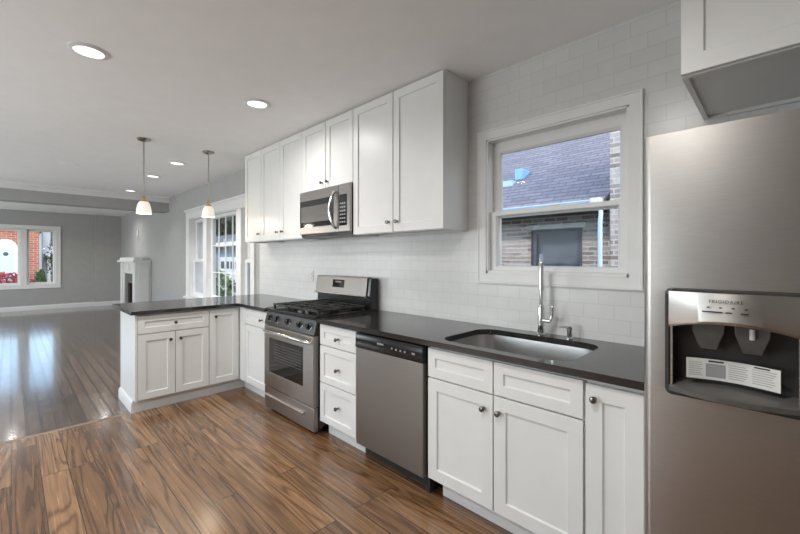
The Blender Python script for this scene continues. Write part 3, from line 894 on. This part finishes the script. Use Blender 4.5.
upper('fridge_wall_cabinet', 'deep white wall cabinet mounted high above the refrigerator', -0.235, 0.68, 1.912, [(-0.235, 0.222, 0.17, 1.97), (0.224, 0.68, 0.27, 1.97)], y0=1.60, rail=0.060)

# ------------------------------------------------------------------ refrigerator
FX0, FX1, FYF, FZ = -0.299, 0.615, 1.385, 1.668
fr = thing('refrigerator', ((FX0 + FX1) / 2, 1.78, 0), 'tall stainless side-by-side refrigerator with water and ice dispenser in its door', 'refrigerator')
mb = MB(); mb.box(FX0 + 0.012, FX1 - 0.006, FYF + 0.075, YW - 0.02, 0.03, FZ - 0.012); mb.build('refrigerator_body', 'fridgegrey', fr, bevel=0.003)
mb = MB(); mb.box(FX0 + 0.02, FX1 - 0.02, FYF + 0.05, FYF + 0.10, 0.0, 0.07); mb.build('toe_grille', 'darkplastic', fr)
for hx in (FX0 + 0.010, FX1 - 0.075):
    mb = MB(); mb.box(hx, hx + 0.065, FYF + 0.03, FYF + 0.13, FZ - 0.011, FZ + 0.006); mb.build('hinge_cover', 'darkplastic', fr, bevel=0.004)
# freezer door with rounded vertical edges and an opening for the dispenser
DX0, DX1 = FX0, 0.108
HX0, HX1, HZ0, HZ1 = -0.240, 0.058, 0.888, 1.205          # outer bezel
NX0, NX1, NZ0, NZ1 = -0.225, 0.043, 0.915, 1.128          # niche
def door_prof(x0, x1, r=0.022, t=0.075, n=6):
    pts = [(x0, FYF + t)]
    for k in range(n + 1):
        a = math.radians(180 + 90 * k / n)
        pts.append((x0 + r + r * math.cos(a), FYF + r + r * math.sin(a)))
    for k in range(n + 1):
        a = math.radians(270 + 90 * k / n)
        pts.append((x1 - r + r * math.cos(a), FYF + r + r * math.sin(a)))
    pts.append((x1, FYF + t))
    return pts
mb = MB()
def strip(poly, z0, z1): mb.prism(poly, lambda p, q, a: (p, q, a), z0, z1)
zb = 0.075
strip(door_prof(DX0, DX1), zb, HZ0 + 0.01)
strip(door_prof(DX0, DX1), HZ1 - 0.01, FZ)
r_ = 0.022
lp = [(DX0, FYF + 0.075)] + [(DX0 + r_ + r_ * math.cos(math.radians(180 + 15 * k)), FYF + r_ + r_ * math.sin(math.radians(180 + 15 * k))) for k in range(7)] + [(HX0 + 0.01, FYF), (HX0 + 0.01, FYF + 0.075)]
strip(lp, HZ0 + 0.01, HZ1 - 0.01)
rp = [(HX1 - 0.01, FYF + 0.075), (HX1 - 0.01, FYF)] + [(DX1 - r_ + r_ * math.cos(math.radians(270 + 15 * k)), FYF + r_ + r_ * math.sin(math.radians(270 + 15 * k))) for k in range(7)] + [(DX1, FYF + 0.075)]
strip(rp, HZ0 + 0.01, HZ1 - 0.01)
fd = mb.build('freezer_door', 'steel', fr)
mb = MB(); mb.prism(door_prof(0.114, FX1), lambda p, q, a: (p, q, a), zb, FZ); mb.build('fridge_door', 'steel', fr)
for hx in (0.070, 0.155):
    mb = MB(); mb.tube([(hx, FYF + 0.002, 0.50), (hx, FYF - 0.045, 0.52), (hx, FYF - 0.05, 0.56), (hx, FYF - 0.05, 0.80)] + [(hx, FYF - 0.05, 1.30), (hx, FYF - 0.05, 1.50), (hx, FYF - 0.045, 1.54), (hx, FYF + 0.002, 1.56)], 0.011, 10)
    if hx > 0.1: mb.build('door_handle', 'steel_l', fr)
    else: mb.bm.free()
# dispenser
mb = MB()
def brr(dx, y, r, zt=0): return [(p[0], y, p[1]) for p in rrect(HX0 - dx, HX1 + dx, HZ0 - dx, HZ1 + dx, r)]
mb.rings([brr(-0.012, FYF + 0.01, 0.012), brr(0, FYF + 0.002, 0.018), brr(0, FYF - 0.006, 0.018), brr(-0.004, FYF - 0.009, 0.016), brr(-0.010, FYF - 0.009, 0.012), brr(-0.012, FYF - 0.006, 0.012)], closed=True)
dp = mb.build('dispenser_bezel', 'darkplastic', fr)
# control fascia with a curved lower edge
xs = [HX0 + 0.010 + (HX1 - HX0 - 0.020) * k / 24 for k in range(25)]
def arch(x):
    t = (x - HX0 - 0.01) / (HX1 - HX0 - 0.02)
    return 1.112 - 0.024 * (2 * t - 1) ** 2
mb = MB()
mb.rings([[(x, FYF - 0.010 - 0.018 * math.sin(math.pi * (i / 24)), HZ1 - 0.010), (x, FYF - 0.012 - 0.032 * math.sin(math.pi * (i / 24)), arch(x) + 0.008), (x, FYF - 0.008 - 0.032 * math.sin(math.pi * (i / 24)), arch(x)), (x, FYF + 0.012, arch(x)), (x, FYF + 0.012, HZ1 - 0.010)] for i, x in enumerate(xs)])
fa = mb.build('control_fascia', 'steel', fr)
# niche: back, sides, floor
mb = MB()
yb_ = FYF + 0.068
mb.box(HX0 + 0.012, HX1 - 0.012, yb_, yb_ + 0.004, HZ0 + 0.012, 1.13)
mb.box(HX0 + 0.010, NX0, FYF - 0.004, yb_, HZ0 + 0.012, 1.118)
mb.box(NX1, HX1 - 0.010, FYF - 0.004, yb_, HZ0 + 0.012, 1.118)
mb.box(NX0, NX1, FYF + 0.012, yb_, 1.109, 1.125)
mb.build('dispenser_niche', 'darkplastic', fr)
for xe in (NX0 - 0.001, NX1 - 0.004):
    mb = MB(); mb.box(xe, xe + 0.005, FYF - 0.0085, FYF + 0.004, NZ0 - 0.004, 1.118); mb.build('niche_edge', 'steel_l', fr)
mb = MB()
mb.rings([[(x, FYF - 0.010 - 0.034 * math.sin(math.pi * i / 24), 0.900), (x, FYF - 0.012 - 0.034 * math.sin(math.pi * i / 24), 0.914), (x, FYF - 0.004 - 0.030 * math.sin(math.pi * i / 24), 0.918), (x, yb_, 0.924), (x, yb_, 0.900)] for i, x in enumerate(xs)])
mb.build('drip_tray', 'greyplastic', fr)
for cx in (-0.141, -0.047):
    mb = MB(); mb.rings([[(cx - w_, FYF + 0.035 - d_, z), (cx + w_, FYF + 0.035 - d_, z), (cx + w_ * 0.9, FYF + 0.060, z), (cx - w_ * 0.9, FYF + 0.060, z)] for w_, d_, z in ((0.038, 0.018, 1.108), (0.036, 0.020, 1.080), (0.026, 0.022, 1.052), (0.020, 0.010, 1.030))])
    pd = mb.build('dispenser_paddle', 'greyplastic', fr, bevel=0.003)
mb = MB(); mb.cyl((-0.047, FYF + 0.010, 1.100), (-0.047, FYF + 0.008, 1.072), 0.006, 8); mb.build('water_nozzle', 'plate', fr)
# paper label curving across the niche
lab = []
LX0, LX1 = -0.193, 0.007
for i in range(21):
    t = i / 20
    x = LX0 + (LX1 - LX0) * t
    y = FYF + 0.028 + 0.026 * math.sin(math.pi * t)
    lab.append((x, y))
def lz(t): return 0.998 - 0.001 * t
mb = MB()
mb.rings([[(x, y, lz(i / 20)), (x, y, lz(i / 20) - 0.060), (x, y + 0.0006, lz(i / 20) - 0.060), (x, y + 0.0006, lz(i / 20))] for i, (x, y) in enumerate(lab)])
lb = mb.build('paper_label', 'paper', fr, label='white printed paper label taped across the dispenser')
mb = MB()
def lab_bar(t0, t1, dz0, dz1):
    n_ = 6
    ring = []
    for k in range(n_ + 1):
        t = t0 + (t1 - t0) * k / n_
        x = LX0 + (LX1 - LX0) * t
        y = FYF + 0.028 + 0.026 * math.sin(math.pi * t) - 0.0006
        ring.append([(x, y, lz(t) - dz0), (x, y, lz(t) - dz1), (x, y + 0.0003, lz(t) - dz1), (x, y + 0.0003, lz(t) - dz0)])
    mb.rings(ring)
for c0, c1 in ((0.03, 0.19), (0.47, 0.68), (0.72, 0.97)):
    for r in range(7):
        lab_bar(c0, c1 - random.uniform(0, 0.05), 0.011 + r * 0.0062, 0.0128 + r * 0.0062)
lab_bar(0.22, 0.44, 0.013, 0.052)
mb.build('label_lines', 'mark', lb)
mb = MB()
lab_bar(0.25, 0.42, 0.004, 0.009); mb.build('label_heading', 'markdark', lb)
mb = MB(); lab_bar(0.74, 0.90, 0.003, 0.007); mb.build('label_heading', 'markdark', lb)

def text_mesh(txt, size, loc, rot, mat, parent, name):
    cu = D.curves.new(name, 'FONT')
    cu.body = txt; cu.size = size; cu.align_x = 'CENTER'; cu.extrude = 0.0004; cu.space_character = 1.15
    tmp = D.objects.new(name + '_curve', cu)
    COL.objects.link(tmp)
    dg = bpy.context.evaluated_depsgraph_get(); dg.update()
    me = D.meshes.new_from_object(tmp.evaluated_get(dg))
    D.objects.remove(tmp); D.curves.remove(cu)
    me.transform(Matrix.Translation(Vector(loc) - ORG[parent.name]) @ rot.to_matrix().to_4x4())
    me.materials.clear(); me.materials.append(M[mat])
    o = D.objects.new(name, me); COL.objects.link(o); o.parent = parent
    return o
from mathutils import Euler
text_mesh('FRIGIDAIRE', 0.0125, (-0.098, FYF - 0.0395, 1.170), Euler((math.radians(80), 0, 0)), 'markdark', fa, 'brand_lettering')
for k in range(4):
    mb = MB(); mb.box(-0.138 + k * 0.026, -0.132 + k * 0.026, FYF - 0.0405, FYF - 0.036, 1.156, 1.159); mb.build('control_mark', 'markdark', fa)
for xa, xb in ((-0.148, -0.105), (-0.098, -0.085), (-0.068, -0.052)):
    mb = MB(); mb.box(xa, xb, FYF - 0.0425, FYF - 0.036, 1.144, 1.147); mb.build('control_mark', 'markdark', fa)

# ------------------------------------------------------------------ outlet and wall fitting
o_ = thing('wall_outlet', (-3.43, YW, 1.114), 'small white outlet plate on the tiled wall left of the range back', 'outlet')
mb = MB(); mb.box(-3.465, -3.395, YW - 0.006, YW - 0.0003, 1.057, 1.171); pl = mb.build('cover_plate', 'plate', o_, bevel=0.002)
for z in (1.092, 1.136):
    mb = MB(); mb.box(-3.445, -3.415, YW - 0.008, YW - 0.006, z - 0.014, z + 0.014); rc = mb.build('receptacle', 'plate', o_, bevel=0.001)
    mb = MB()
    for sx in (-0.006, 0.006): mb.box(-3.43 + sx - 0.0015, -3.43 + sx + 0.0015, YW - 0.0085, YW - 0.0075, z - 0.006, z + 0.006)
    mb.build('slots', 'markdark', rc)
wf = thing('wall_fitting', (-11.15, YW, 1.93), 'small white fitting on the grey wall above the fireplace', 'wall fitting')
mb = MB(); mb.box(-11.22, -11.08, YW - 0.022, YW - 0.0003, 1.86, 1.98); mb.build('fitting_plate', 'plate', wf, bevel=0.004)
mb = MB(); mb.tube([(-11.12, YW - 0.02, 1.86), (-11.10, YW - 0.03, 1.80), (-11.13, YW - 0.02, 1.75)], 0.008, 8); mb.build('fitting_wire', 'plate', wf)

# ------------------------------------------------------------------ pendants
def pendant(x, y, label, zs=1.745):
    p = thing('pendant_lamp', (x, y, zs), label, 'pendant lamp', 'pendants over the peninsula')
    mb = MB(); mb.lathe((x, y, CEIL), [(0.062, 0), (0.062, -0.006), (0.052, -0.018), (0.022, -0.026), (0.010, -0.034), (0.0, -0.034)], 22); mb.build('ceiling_canopy', 'brushednickel', p)
    mb = MB(); mb.cyl((x, y, CEIL - 0.03), (x, y, zs + 0.165), 0.0065, 10); mb.build('rod', 'brushednickel', p)
    mb = MB(); mb.lathe((x, y, zs + 0.118), [(0.030, 0), (0.034, 0.005), (0.030, 0.014), (0.016, 0.022), (0.016, 0.046), (0.010, 0.058), (0.006, 0.075)], 16); mb.build('socket_cap', 'brass', p)
    mb = MB(); mb.lathe((x, y, zs), [(0.066, 0.0), (0.068, 0.004), (0.062, 0.05), (0.052, 0.095), (0.040, 0.116), (0.028, 0.122), (0.026, 0.119), (0.037, 0.111), (0.048, 0.092), (0.058, 0.05), (0.063, 0.004)], 28, cap0=False, cap1=False)
    mb.bm.verts.ensure_lookup_table()
    mb.build('lamp_shade', 'shade', p)
    mb = MB(); mb.lathe((x, y, zs + 0.04), [(0.004, 0), (0.022, 0.012), (0.026, 0.028), (0.018, 0.05), (0.012, 0.075), (0.012, 0.09)], 14); mb.build('bulb', 'lens', p)
    l = D.lights.new('pendant_light', 'POINT'); l.energy = 4; l.shadow_soft_size = 0.05; l.color = (1, 0.88, 0.72)
    lo = D.objects.new('pendant_light', l); COL.objects.link(lo); lo.location = (x, y, zs - 0.04)
pendant(-4.52, 0.932, 'nickel pendant lamp with frosted shade above the peninsula front end, left of the pair')
pendant(-4.55, 1.555, 'nickel pendant lamp with frosted shade nearer the window wall, right of the pair', 1.762)

# ------------------------------------------------------------------ recessed ceiling lights
def downlight(x, y, label, power=11, spread=112):
    p = thing('ceiling_light', (x, y, CEIL - 0.012), label, 'ceiling light', 'round recessed ceiling lights')
    mb = MB(); mb.lathe((x, y, CEIL), [(0.098, 0), (0.098, -0.003), (0.088, -0.009), (0.074, -0.011), (0.071, -0.006), (0.071, 0)], 32, cap0=False, cap1=False); mb.build('trim_ring', 'trim', p)
    mb = MB(); mb.lathe((x, y, CEIL - 0.001), [(0.0725, 0), (0.0725, -0.004), (0.0, -0.005)], 28); mb.build('lamp_lens', 'lens', p)
    area('downlight_lamp', (x, y, CEIL - 0.016), (0, 0, -1), 0.13, 0.13, power, (1, 0.975, 0.94), 'DISK', spread)
downlight(-2.84, 0.315, 'round white recessed ceiling light nearest the camera, upper left of the photo', 11, 165)
downlight(-2.87, 1.337, 'round white recessed ceiling light in front of the microwave wall cabinets', 9, 165)
downlight(-5.367, 1.46, 'round recessed ceiling light just past the pendants, between their rods')
downlight(-6.45, 1.443, 'round recessed ceiling light second past the pendants, right of the left rod')
downlight(-8.10, 1.47, 'round recessed ceiling light close to the crown moulding of the beam', 3.5)
downlight(-11.32, 0.011, 'round recessed ceiling light beyond the beam above the front window', 10, 150)
downlight(-11.11, 1.508, 'round recessed ceiling light beyond the beam nearest the fireplace', 9, 150)
for x_, y_, w_ in ((-0.62, 0.315, 'above the camera'), (-0.62, -1.0, 'behind the camera'), (-2.84, -1.0, 'by the rear window')):  # out-of-view downlights added to brighten the camera end of the kitchen
    downlight(x_, y_, 'unseen recessed fill light added to the kitchen ceiling ' + w_, 17, 165)
mb = MB(); mb.lathe((-6.39, 0.523, CEIL), [(0.10, 0), (0.10, -0.004), (0.09, -0.007), (0.0, -0.008)], 28)
o = mb.build('ceiling_plate', 'ceiling'); recenter(o, (-6.39, 0.523, CEIL))
tag(o, 'flat round unlit cover plate on the white ceiling before the beam', 'cover plate')

# ------------------------------------------------------------------ fireplace
FPX0, FPX1, FPY = -11.53, -9.93, 1.905
fp = thing('fireplace', ((FPX0 + FPX1) / 2, 2.05, 0), 'white painted fireplace with mantel and dark red firebox in the front room', 'fireplace')
mb = MB()
OX0, OX1, OZ = -11.17, -10.22, 0.955
mb.box(FPX0, OX0, FPY, YW - 0.002, 0, 1.215)
mb.box(OX1, FPX1, FPY, YW - 0.002, 0, 1.215)
mb.box(OX0, OX1, FPY, YW - 0.002, OZ, 1.215)
mb.box(OX0, OX1, YW - 0.03, YW - 0.002, 0, OZ)
mb.build('chimney_breast', 'trim', fp, bevel=0.003)
mb = MB()
mb.box(OX0, -10.85, FPY + 0.02, FPY + 0.05, 0, OZ); mb.box(-10.40, OX1, FPY + 0.02, FPY + 0.05, 0, OZ); mb.box(-10.85, -10.40, FPY + 0.02, FPY + 0.05, 0.74, OZ)
mb.build('slate_surround', 'slate', fp)
mb = MB(); mb.box(-10.86, -10.39, YW - 0.05, YW - 0.031, 0, 0.75); mb.box(-10.87, -10.851, FPY + 0.05, YW - 0.03, 0, 0.75); mb.box(-10.399, -10.38, FPY + 0.05, YW - 0.03, 0, 0.75)
mb.build('firebox', 'firebrick', fp)
mb = MB(); mb.box(FPX0 - 0.10, FPX1 + 0.05, FPY - 0.07, YW - 0.002, 1.215, 1.262); mb.build('mantel_shelf', 'trim', fp, bevel=0.006)
mb = MB(); mb.box(FPX0 - 0.02, FPX1 - 0.05, FPY - 0.03, FPY + 0.13, 1.262, 1.325); mb.build('mantel_top', 'trim', fp, bevel=0.006)
for xa in (FPX0 + 0.03, FPX1 - 0.25):
    mb = MB(); mb.box(xa, xa + 0.22, FPY - 0.022, FPY, 0, 1.20); pi_ = mb.build('pilaster', 'trim', fp, bevel=0.004)
mb = MB(); mb.box(FPX1, FPX1 + 0.018, FPY + 0.04, YW - 0.04, 0.12, 1.16); mb.build('side_panel', 'trim', fp, bevel=0.003)
mb = MB(); mb.box(-10.80, -10.60, FPY - 0.018, FPY, 1.02, 1.17); mb.build('carved_plaque', 'trim', fp, bevel=0.02)

# ------------------------------------------------------------------ outdoors
GZ = -0.8
def ground(name, x0, x1, y0, y1, z):
    o = MB().box(x0, x1, y0, y1, z - 0.2, z).build(name, 'lawn', smooth=False, kind='structure'); return o
ground('ground', -70, 30, YW + 0.32, 60, GZ)
ground('ground_front', -90, XF - 0.25, -40, YW + 0.31, GZ)

# neighbouring bungalow seen through the sink window
NY = 5.2
nh = thing('neighbour_house', (-3.5, 8, GZ), 'brown brick bungalow with grey shingle roof outside the sink window', 'house')
wx0, wx1, wz0, wz1 = -2.50, -1.80, 0.55, 1.705
mb = MB()
mb.box(-9.0, wx0, NY, NY + 0.3, GZ, 2.05); mb.box(wx1, 3.0, NY, NY + 0.3, GZ, 2.05); mb.box(wx0, wx1, NY, NY + 0.3, GZ, wz0); mb.box(wx0, wx1, NY, NY + 0.3, wz1, 2.05)
mb.box(-9.0, -8.7, NY + 0.3, 13, GZ, 2.05); mb.box(2.7, 3.0, NY + 0.3, 13, GZ, 2.05)
mb.build('brick_wall', 'bricky', nh, smooth=False)
mb = MB()
sl = 0.62
mb.prism([(4.86, 2.00), (9.1, 2.00 + sl * 4.24), (13.4, 2.00), (13.4, 1.93), (9.1, 1.93 + sl * 4.24), (4.86, 1.93)], lambda p, q, a: (a, p, q), -9.4, -1.42)
mb.prism([(4.86, 2.00), (9.1, 2.00 + sl * 4.24), (13.4, 2.00), (13.4, 1.93), (9.1, 1.93 + sl * 4.24), (4.86, 1.93)], lambda p, q, a: (a, p, q), -0.7, 3.4)
mb.build('shingle_roof', 'shingle', nh, smooth=False)
mb = MB(); mb.box(-9.4, -1.50, 4.88, NY, 1.87, 1.925); mb.build('soffit', 'roofd', nh)
mb = MB(); mb.prism([(4.86, 1.985), (4.76, 1.985), (4.75, 1.975), (4.775, 1.90), (4.86, 1.90)], lambda p, q, a: (a, p, q), -9.4, -1.46); mb.build('gutter', 'gutterblue', nh)
mb = MB(); mb.box(wx0 - 0.04, wx1 + 0.04, NY - 0.03, NY + 0.08, wz1 - 0.002, wz1 + 0.06); mb.build('window_lintel', 'stone', nh, bevel=0.004)
mb = MB()
mb.box(wx0, wx0 + 0.07, NY + 0.03, NY + 0.12, wz0, wz1); mb.box(wx1 - 0.07, wx1, NY + 0.03, NY + 0.12, wz0, wz1); mb.box(wx0, wx1, NY + 0.03, NY + 0.12, wz1 - 0.06, wz1); mb.box(wx0, wx1, NY + 0.03, NY + 0.12, wz0, wz0 + 0.06); mb.box(wx0 + 0.07, wx1 - 0.07, NY + 0.05, NY + 0.12, 1.20, 1.235)
wf_ = mb.build('window_frame', 'winframe', nh)
mb = MB(); mb.box(wx0 + 0.06, wx1 - 0.06, NY + 0.09, NY + 0.10, wz0 + 0.05, wz1 - 0.05); mb.build('window_blind', 'winshade', wf_)
mb = MB()
mb.box(-1.36, -0.72, 4.80, 5.6, GZ, 4.6)
mb.build('chimney', 'brickp', nh, smooth=False)
mb = MB(); mb.cyl((-1.44, 4.72, GZ), (-1.44, 4.72, 1.72), 0.024, 10); mb.tube([(-1.44, 4.72, 1.70), (-1.44, 4.75, 1.82), (-1.47, 4.80, 1.93)], 0.024, 10)
mb.build('downspout', 'gutterblue', nh)
mb = MB(); mb.box(-1.56, -1.44, 4.74, 4.88, 1.86, 2.0); mb.build('gutter_end', 'sidingw', nh, bevel=0.01)
vx, vy = -2.98, 5.86
vz = 2.0 + sl * (vy - 4.86)
mb = MB(); mb.box(vx - 0.07, vx + 0.07, vy - 0.10, vy + 0.16, vz - 0.05, vz + 0.13); mb.build('roof_vent', 'ventblue', nh, bevel=0.015)
mb = MB(); mb.box(vx - 0.20, vx - 0.02, vy - 0.26, vy - 0.09, vz - 0.20, vz - 0.07); mb.build('roof_flashing', 'gutterblue', nh, bevel=0.01)

def tree(name, x, y, z0, hgt, rad, mat, label, cat='tree', n=900, leaf=0.22, trunk=True, group=None, squash=1.0):
    t = thing(name, (x, y, z0), label, cat, group)
    rnd = random.Random(hash((round(x * 10), round(y * 10))) & 0xffff)
    if trunk:
        mb = MB(); mb.tube([(x, y, z0), (x + 0.05, y, z0 + hgt * 0.3), (x, y + 0.05, z0 + hgt * 0.7)], [hgt * 0.03, hgt * 0.022, hgt * 0.008], 8)
        for k in range(5):
            a = k * 1.3
            mb.tube([(x, y, z0 + hgt * (0.3 + 0.06 * k)), (x + rad * 0.5 * math.cos(a), y + rad * 0.5 * math.sin(a), z0 + hgt * (0.45 + 0.07 * k))], [hgt * 0.012, hgt * 0.004], 6)
        mb.build('trunk', 'bark', t)
    mb = MB()
    cz = z0 + (hgt * 0.62 if trunk else hgt * 0.5)
    hz = hgt * 0.40 if trunk else hgt * 0.5
    for _ in range(n):
        th = rnd.uniform(0, 2 * math.pi); ph = math.acos(rnd.uniform(-1, 1)); r = rnd.uniform(0.55, 1.0) * (0.85 + 0.25 * math.sin(3 * th) * math.sin(2 * ph))
        c = Vector((x + rad * r * math.sin(ph) * math.cos(th), y + squash * rad * r * math.sin(ph) * math.sin(th), cz + hz * r * math.cos(ph)))
        u = Vector((rnd.gauss(0, 1), rnd.gauss(0, 1), rnd.gauss(0, 1))).normalized(); w = u.orthogonal().normalized()
        s_ = leaf * rnd.uniform(0.6, 1.2)
        mb.bm.faces.new([mb.bm.verts.new(c + u * s_), mb.bm.verts.new(c + w * s_ * 0.5), mb.bm.verts.new(c - u * s_), mb.bm.verts.new(c - w * s_ * 0.5)])
    mb.build('foliage', mat, t, smooth=False)
    return t

# yard beyond the side window
ga = thing('garage', (-24, 10, GZ), 'pale blue garage with white roof edge beyond the side window', 'garage')
mb = MB(); mb.box(-30, -18.6, 8.6, 13, GZ, 2.1); mb.build('garage_wall', 'siding', ga, smooth=False)
mb = MB(); mb.prism([(8.2, 2.1), (10.8, 3.0), (13.4, 2.1), (13.4, 2.0), (8.2, 2.0)], lambda p, q, a: (a, p, q), -30.5, -18.2); mb.build('garage_roof', 'roofd', ga, smooth=False)
mb = MB(); mb.box(-30.5, -18.2, 8.12, 8.2, 1.98, 2.20); mb.build('fascia_board', 'sidingw', ga)
mb = MB(); mb.box(-23.2, -20.4, 8.56, 8.6, GZ, 1.4); gd = mb.build('garage_door', 'sidingw', ga)
mb = MB()
for k in range(4): mb.box(-23.0 + k * 0.68, -22.55 + k * 0.68, 8.54, 8.56, 0.75, 1.15)
mb.build('door_panes', 'winframe', gd)
fe = thing('board_fence', (-24, 7.0, GZ), 'low white picket fence in front of the blue garage outside', 'fence')
mb = MB()
for k in range(70):
    mb.box(-31 + k * 0.2, -30.88 + k * 0.2, 7.0, 7.03, GZ, 0.55 + 0.05 * (k % 2))
mb.build('pickets', 'sidingw', fe)
mb = MB(); mb.box(-31, -17, 7.03, 7.07, 0.25, 0.34); mb.box(-31, -17, 7.03, 7.07, -0.5, -0.41); mb.build('rails', 'sidingw', fe)
tree('yard_tree', -46, 15, GZ, 9.0, 2.9, 'leafd', 'dark tall tree behind the garage, leftmost through the side window', group='trees behind the garage', n=2600, leaf=0.5)
tree('yard_tree', -40, 15, GZ, 9.5, 2.9, 'leafd', 'dark tall tree behind the garage, middle one through the side window', group='trees behind the garage', n=2600, leaf=0.5)
tree('yard_tree', -34, 15, GZ, 9.0, 2.9, 'leafd', 'dark tall tree behind the garage, rightmost through the side window', group='trees behind the garage', n=2600, leaf=0.5)
tree('yard_bush', -15.5, 5.6, GZ, 1.7, 1.0, 'leafg', 'green bush by the picket fence outside the side window', 'bush', n=700, leaf=0.12, trunk=False)
tree('yard_bush', -18.5, 5.6, GZ, 1.5, 1.1, 'leafg', 'wider green bush further along the picket fence outside', 'bush', n=700, leaf=0.12, trunk=False)

# houses across the street, seen through the front window
bh = thing('brick_house', (-38, -4, GZ), 'red brick house with pale stone arched entrance across the street', 'house')
mb = MB(); mb.box(-44, -36, -9, 1.35, GZ, 3.5); mb.build('brick_wall', 'brickr', bh, smooth=False)
mb = MB(); mb.prism([(-9.4, 3.5), (-3.8, 4.6), (1.75, 3.5)], lambda p, q, a: (a, p, q), -44.4, -35.6); mb.build('gable_roof', 'roofd', bh, smooth=False)
mb = MB()
AYc = -0.25
arc = [(AYc + 0.62 * math.cos(math.radians(t)), 1.75 + 0.85 * math.sin(math.radians(t))) for t in range(0, 181, 12)]
mb.prism([(AYc + 0.62, GZ)] + arc + [(AYc - 0.62, GZ)], lambda p, q, a: (a, p, q), -36.0, -35.88)
for k in range(11):
    z = GZ + 0.1 + k * 0.28
    w_ = 0.20 if k % 2 else 0.08
    mb.box(-36, -35.87, AYc + 0.58, AYc + 0.62 + w_, z, z + 0.26)
    mb.box(-36, -35.87, AYc - 0.62 - w_, AYc - 0.58, z, z + 0.26)
st = mb.build('stone_surround', 'stone', bh, smooth=False)
arc2 = [(AYc + 0.36 * math.cos(math.radians(t)), 1.6 + 0.5 * math.sin(math.radians(t))) for t in range(0, 181, 15)]
mb = MB(); mb.prism([(AYc + 0.36, GZ)] + arc2 + [(AYc - 0.36, GZ)], lambda p, q, a: (a, p, q), -35.90, -35.84); dr = mb.build('front_door', 'gutterblue', st)
mb = MB(); mb.lathe((-35.84, AYc, 1.62), [(0.13, 0), (0.13, 0.02), (0.0, 0.03)], 14, (1, 0, 0)); mb.build('door_window', 'winframe', dr)
for k, yy in enumerate((-1.7, -2.9)):
    mb = MB(); mb.box(-36.02, -35.9, yy - 0.4, yy + 0.4, 0.6, 2.05); mb.build('house_window', 'siding', bh)
gh = thing('grey_house', (-44, 5, GZ), 'pale grey-blue house with white porch right of the brick house', 'house')
mb = MB(); mb.box(-50, -43, 1.8, 9, GZ, 3.7); mb.build('house_wall', 'sidinggrey', gh, smooth=False)
mb = MB(); mb.prism([(1.5, 3.7), (5.4, 4.9), (9.4, 3.7)], lambda p, q, a: (a, p, q), -50.3, -42.6); mb.build('gable_roof', 'roofd', gh, smooth=False)
mb = MB(); mb.box(-43, -41, 1.9, 7, 1.50, 1.72); mb.build('porch_roof', 'sidingw', gh)
for yy in (2.0, 3.6, 5.2, 6.8):
    mb = MB(); mb.box(-41.2, -41.0, yy, yy + 0.18, GZ, 1.5); mb.build('porch_post', 'sidingw', gh)
mb = MB(); mb.box(-43.02, -42.9, 2.3, 3.0, 2.4, 3.6); mb.build('house_window', 'winframe', gh)
tree('red_hedge', -33.6, -0.6, GZ, 1.35, 1.3, 'leafr', 'low red-leaved hedge below the arched entrance', 'hedge', n=1500, leaf=0.12, trunk=False, squash=1.6)
tree('street_tree', -33.5, 1.9, GZ, 3.1, 0.5, 'leafd', 'small dark tree before the gap between the two far houses', n=160, leaf=0.10)
tree('low_shrub', -35, 1.35, GZ, 1.5, 0.35, 'leafg', 'green shrub at the right corner of the brick house', 'shrub', n=400, leaf=0.1, trunk=False)
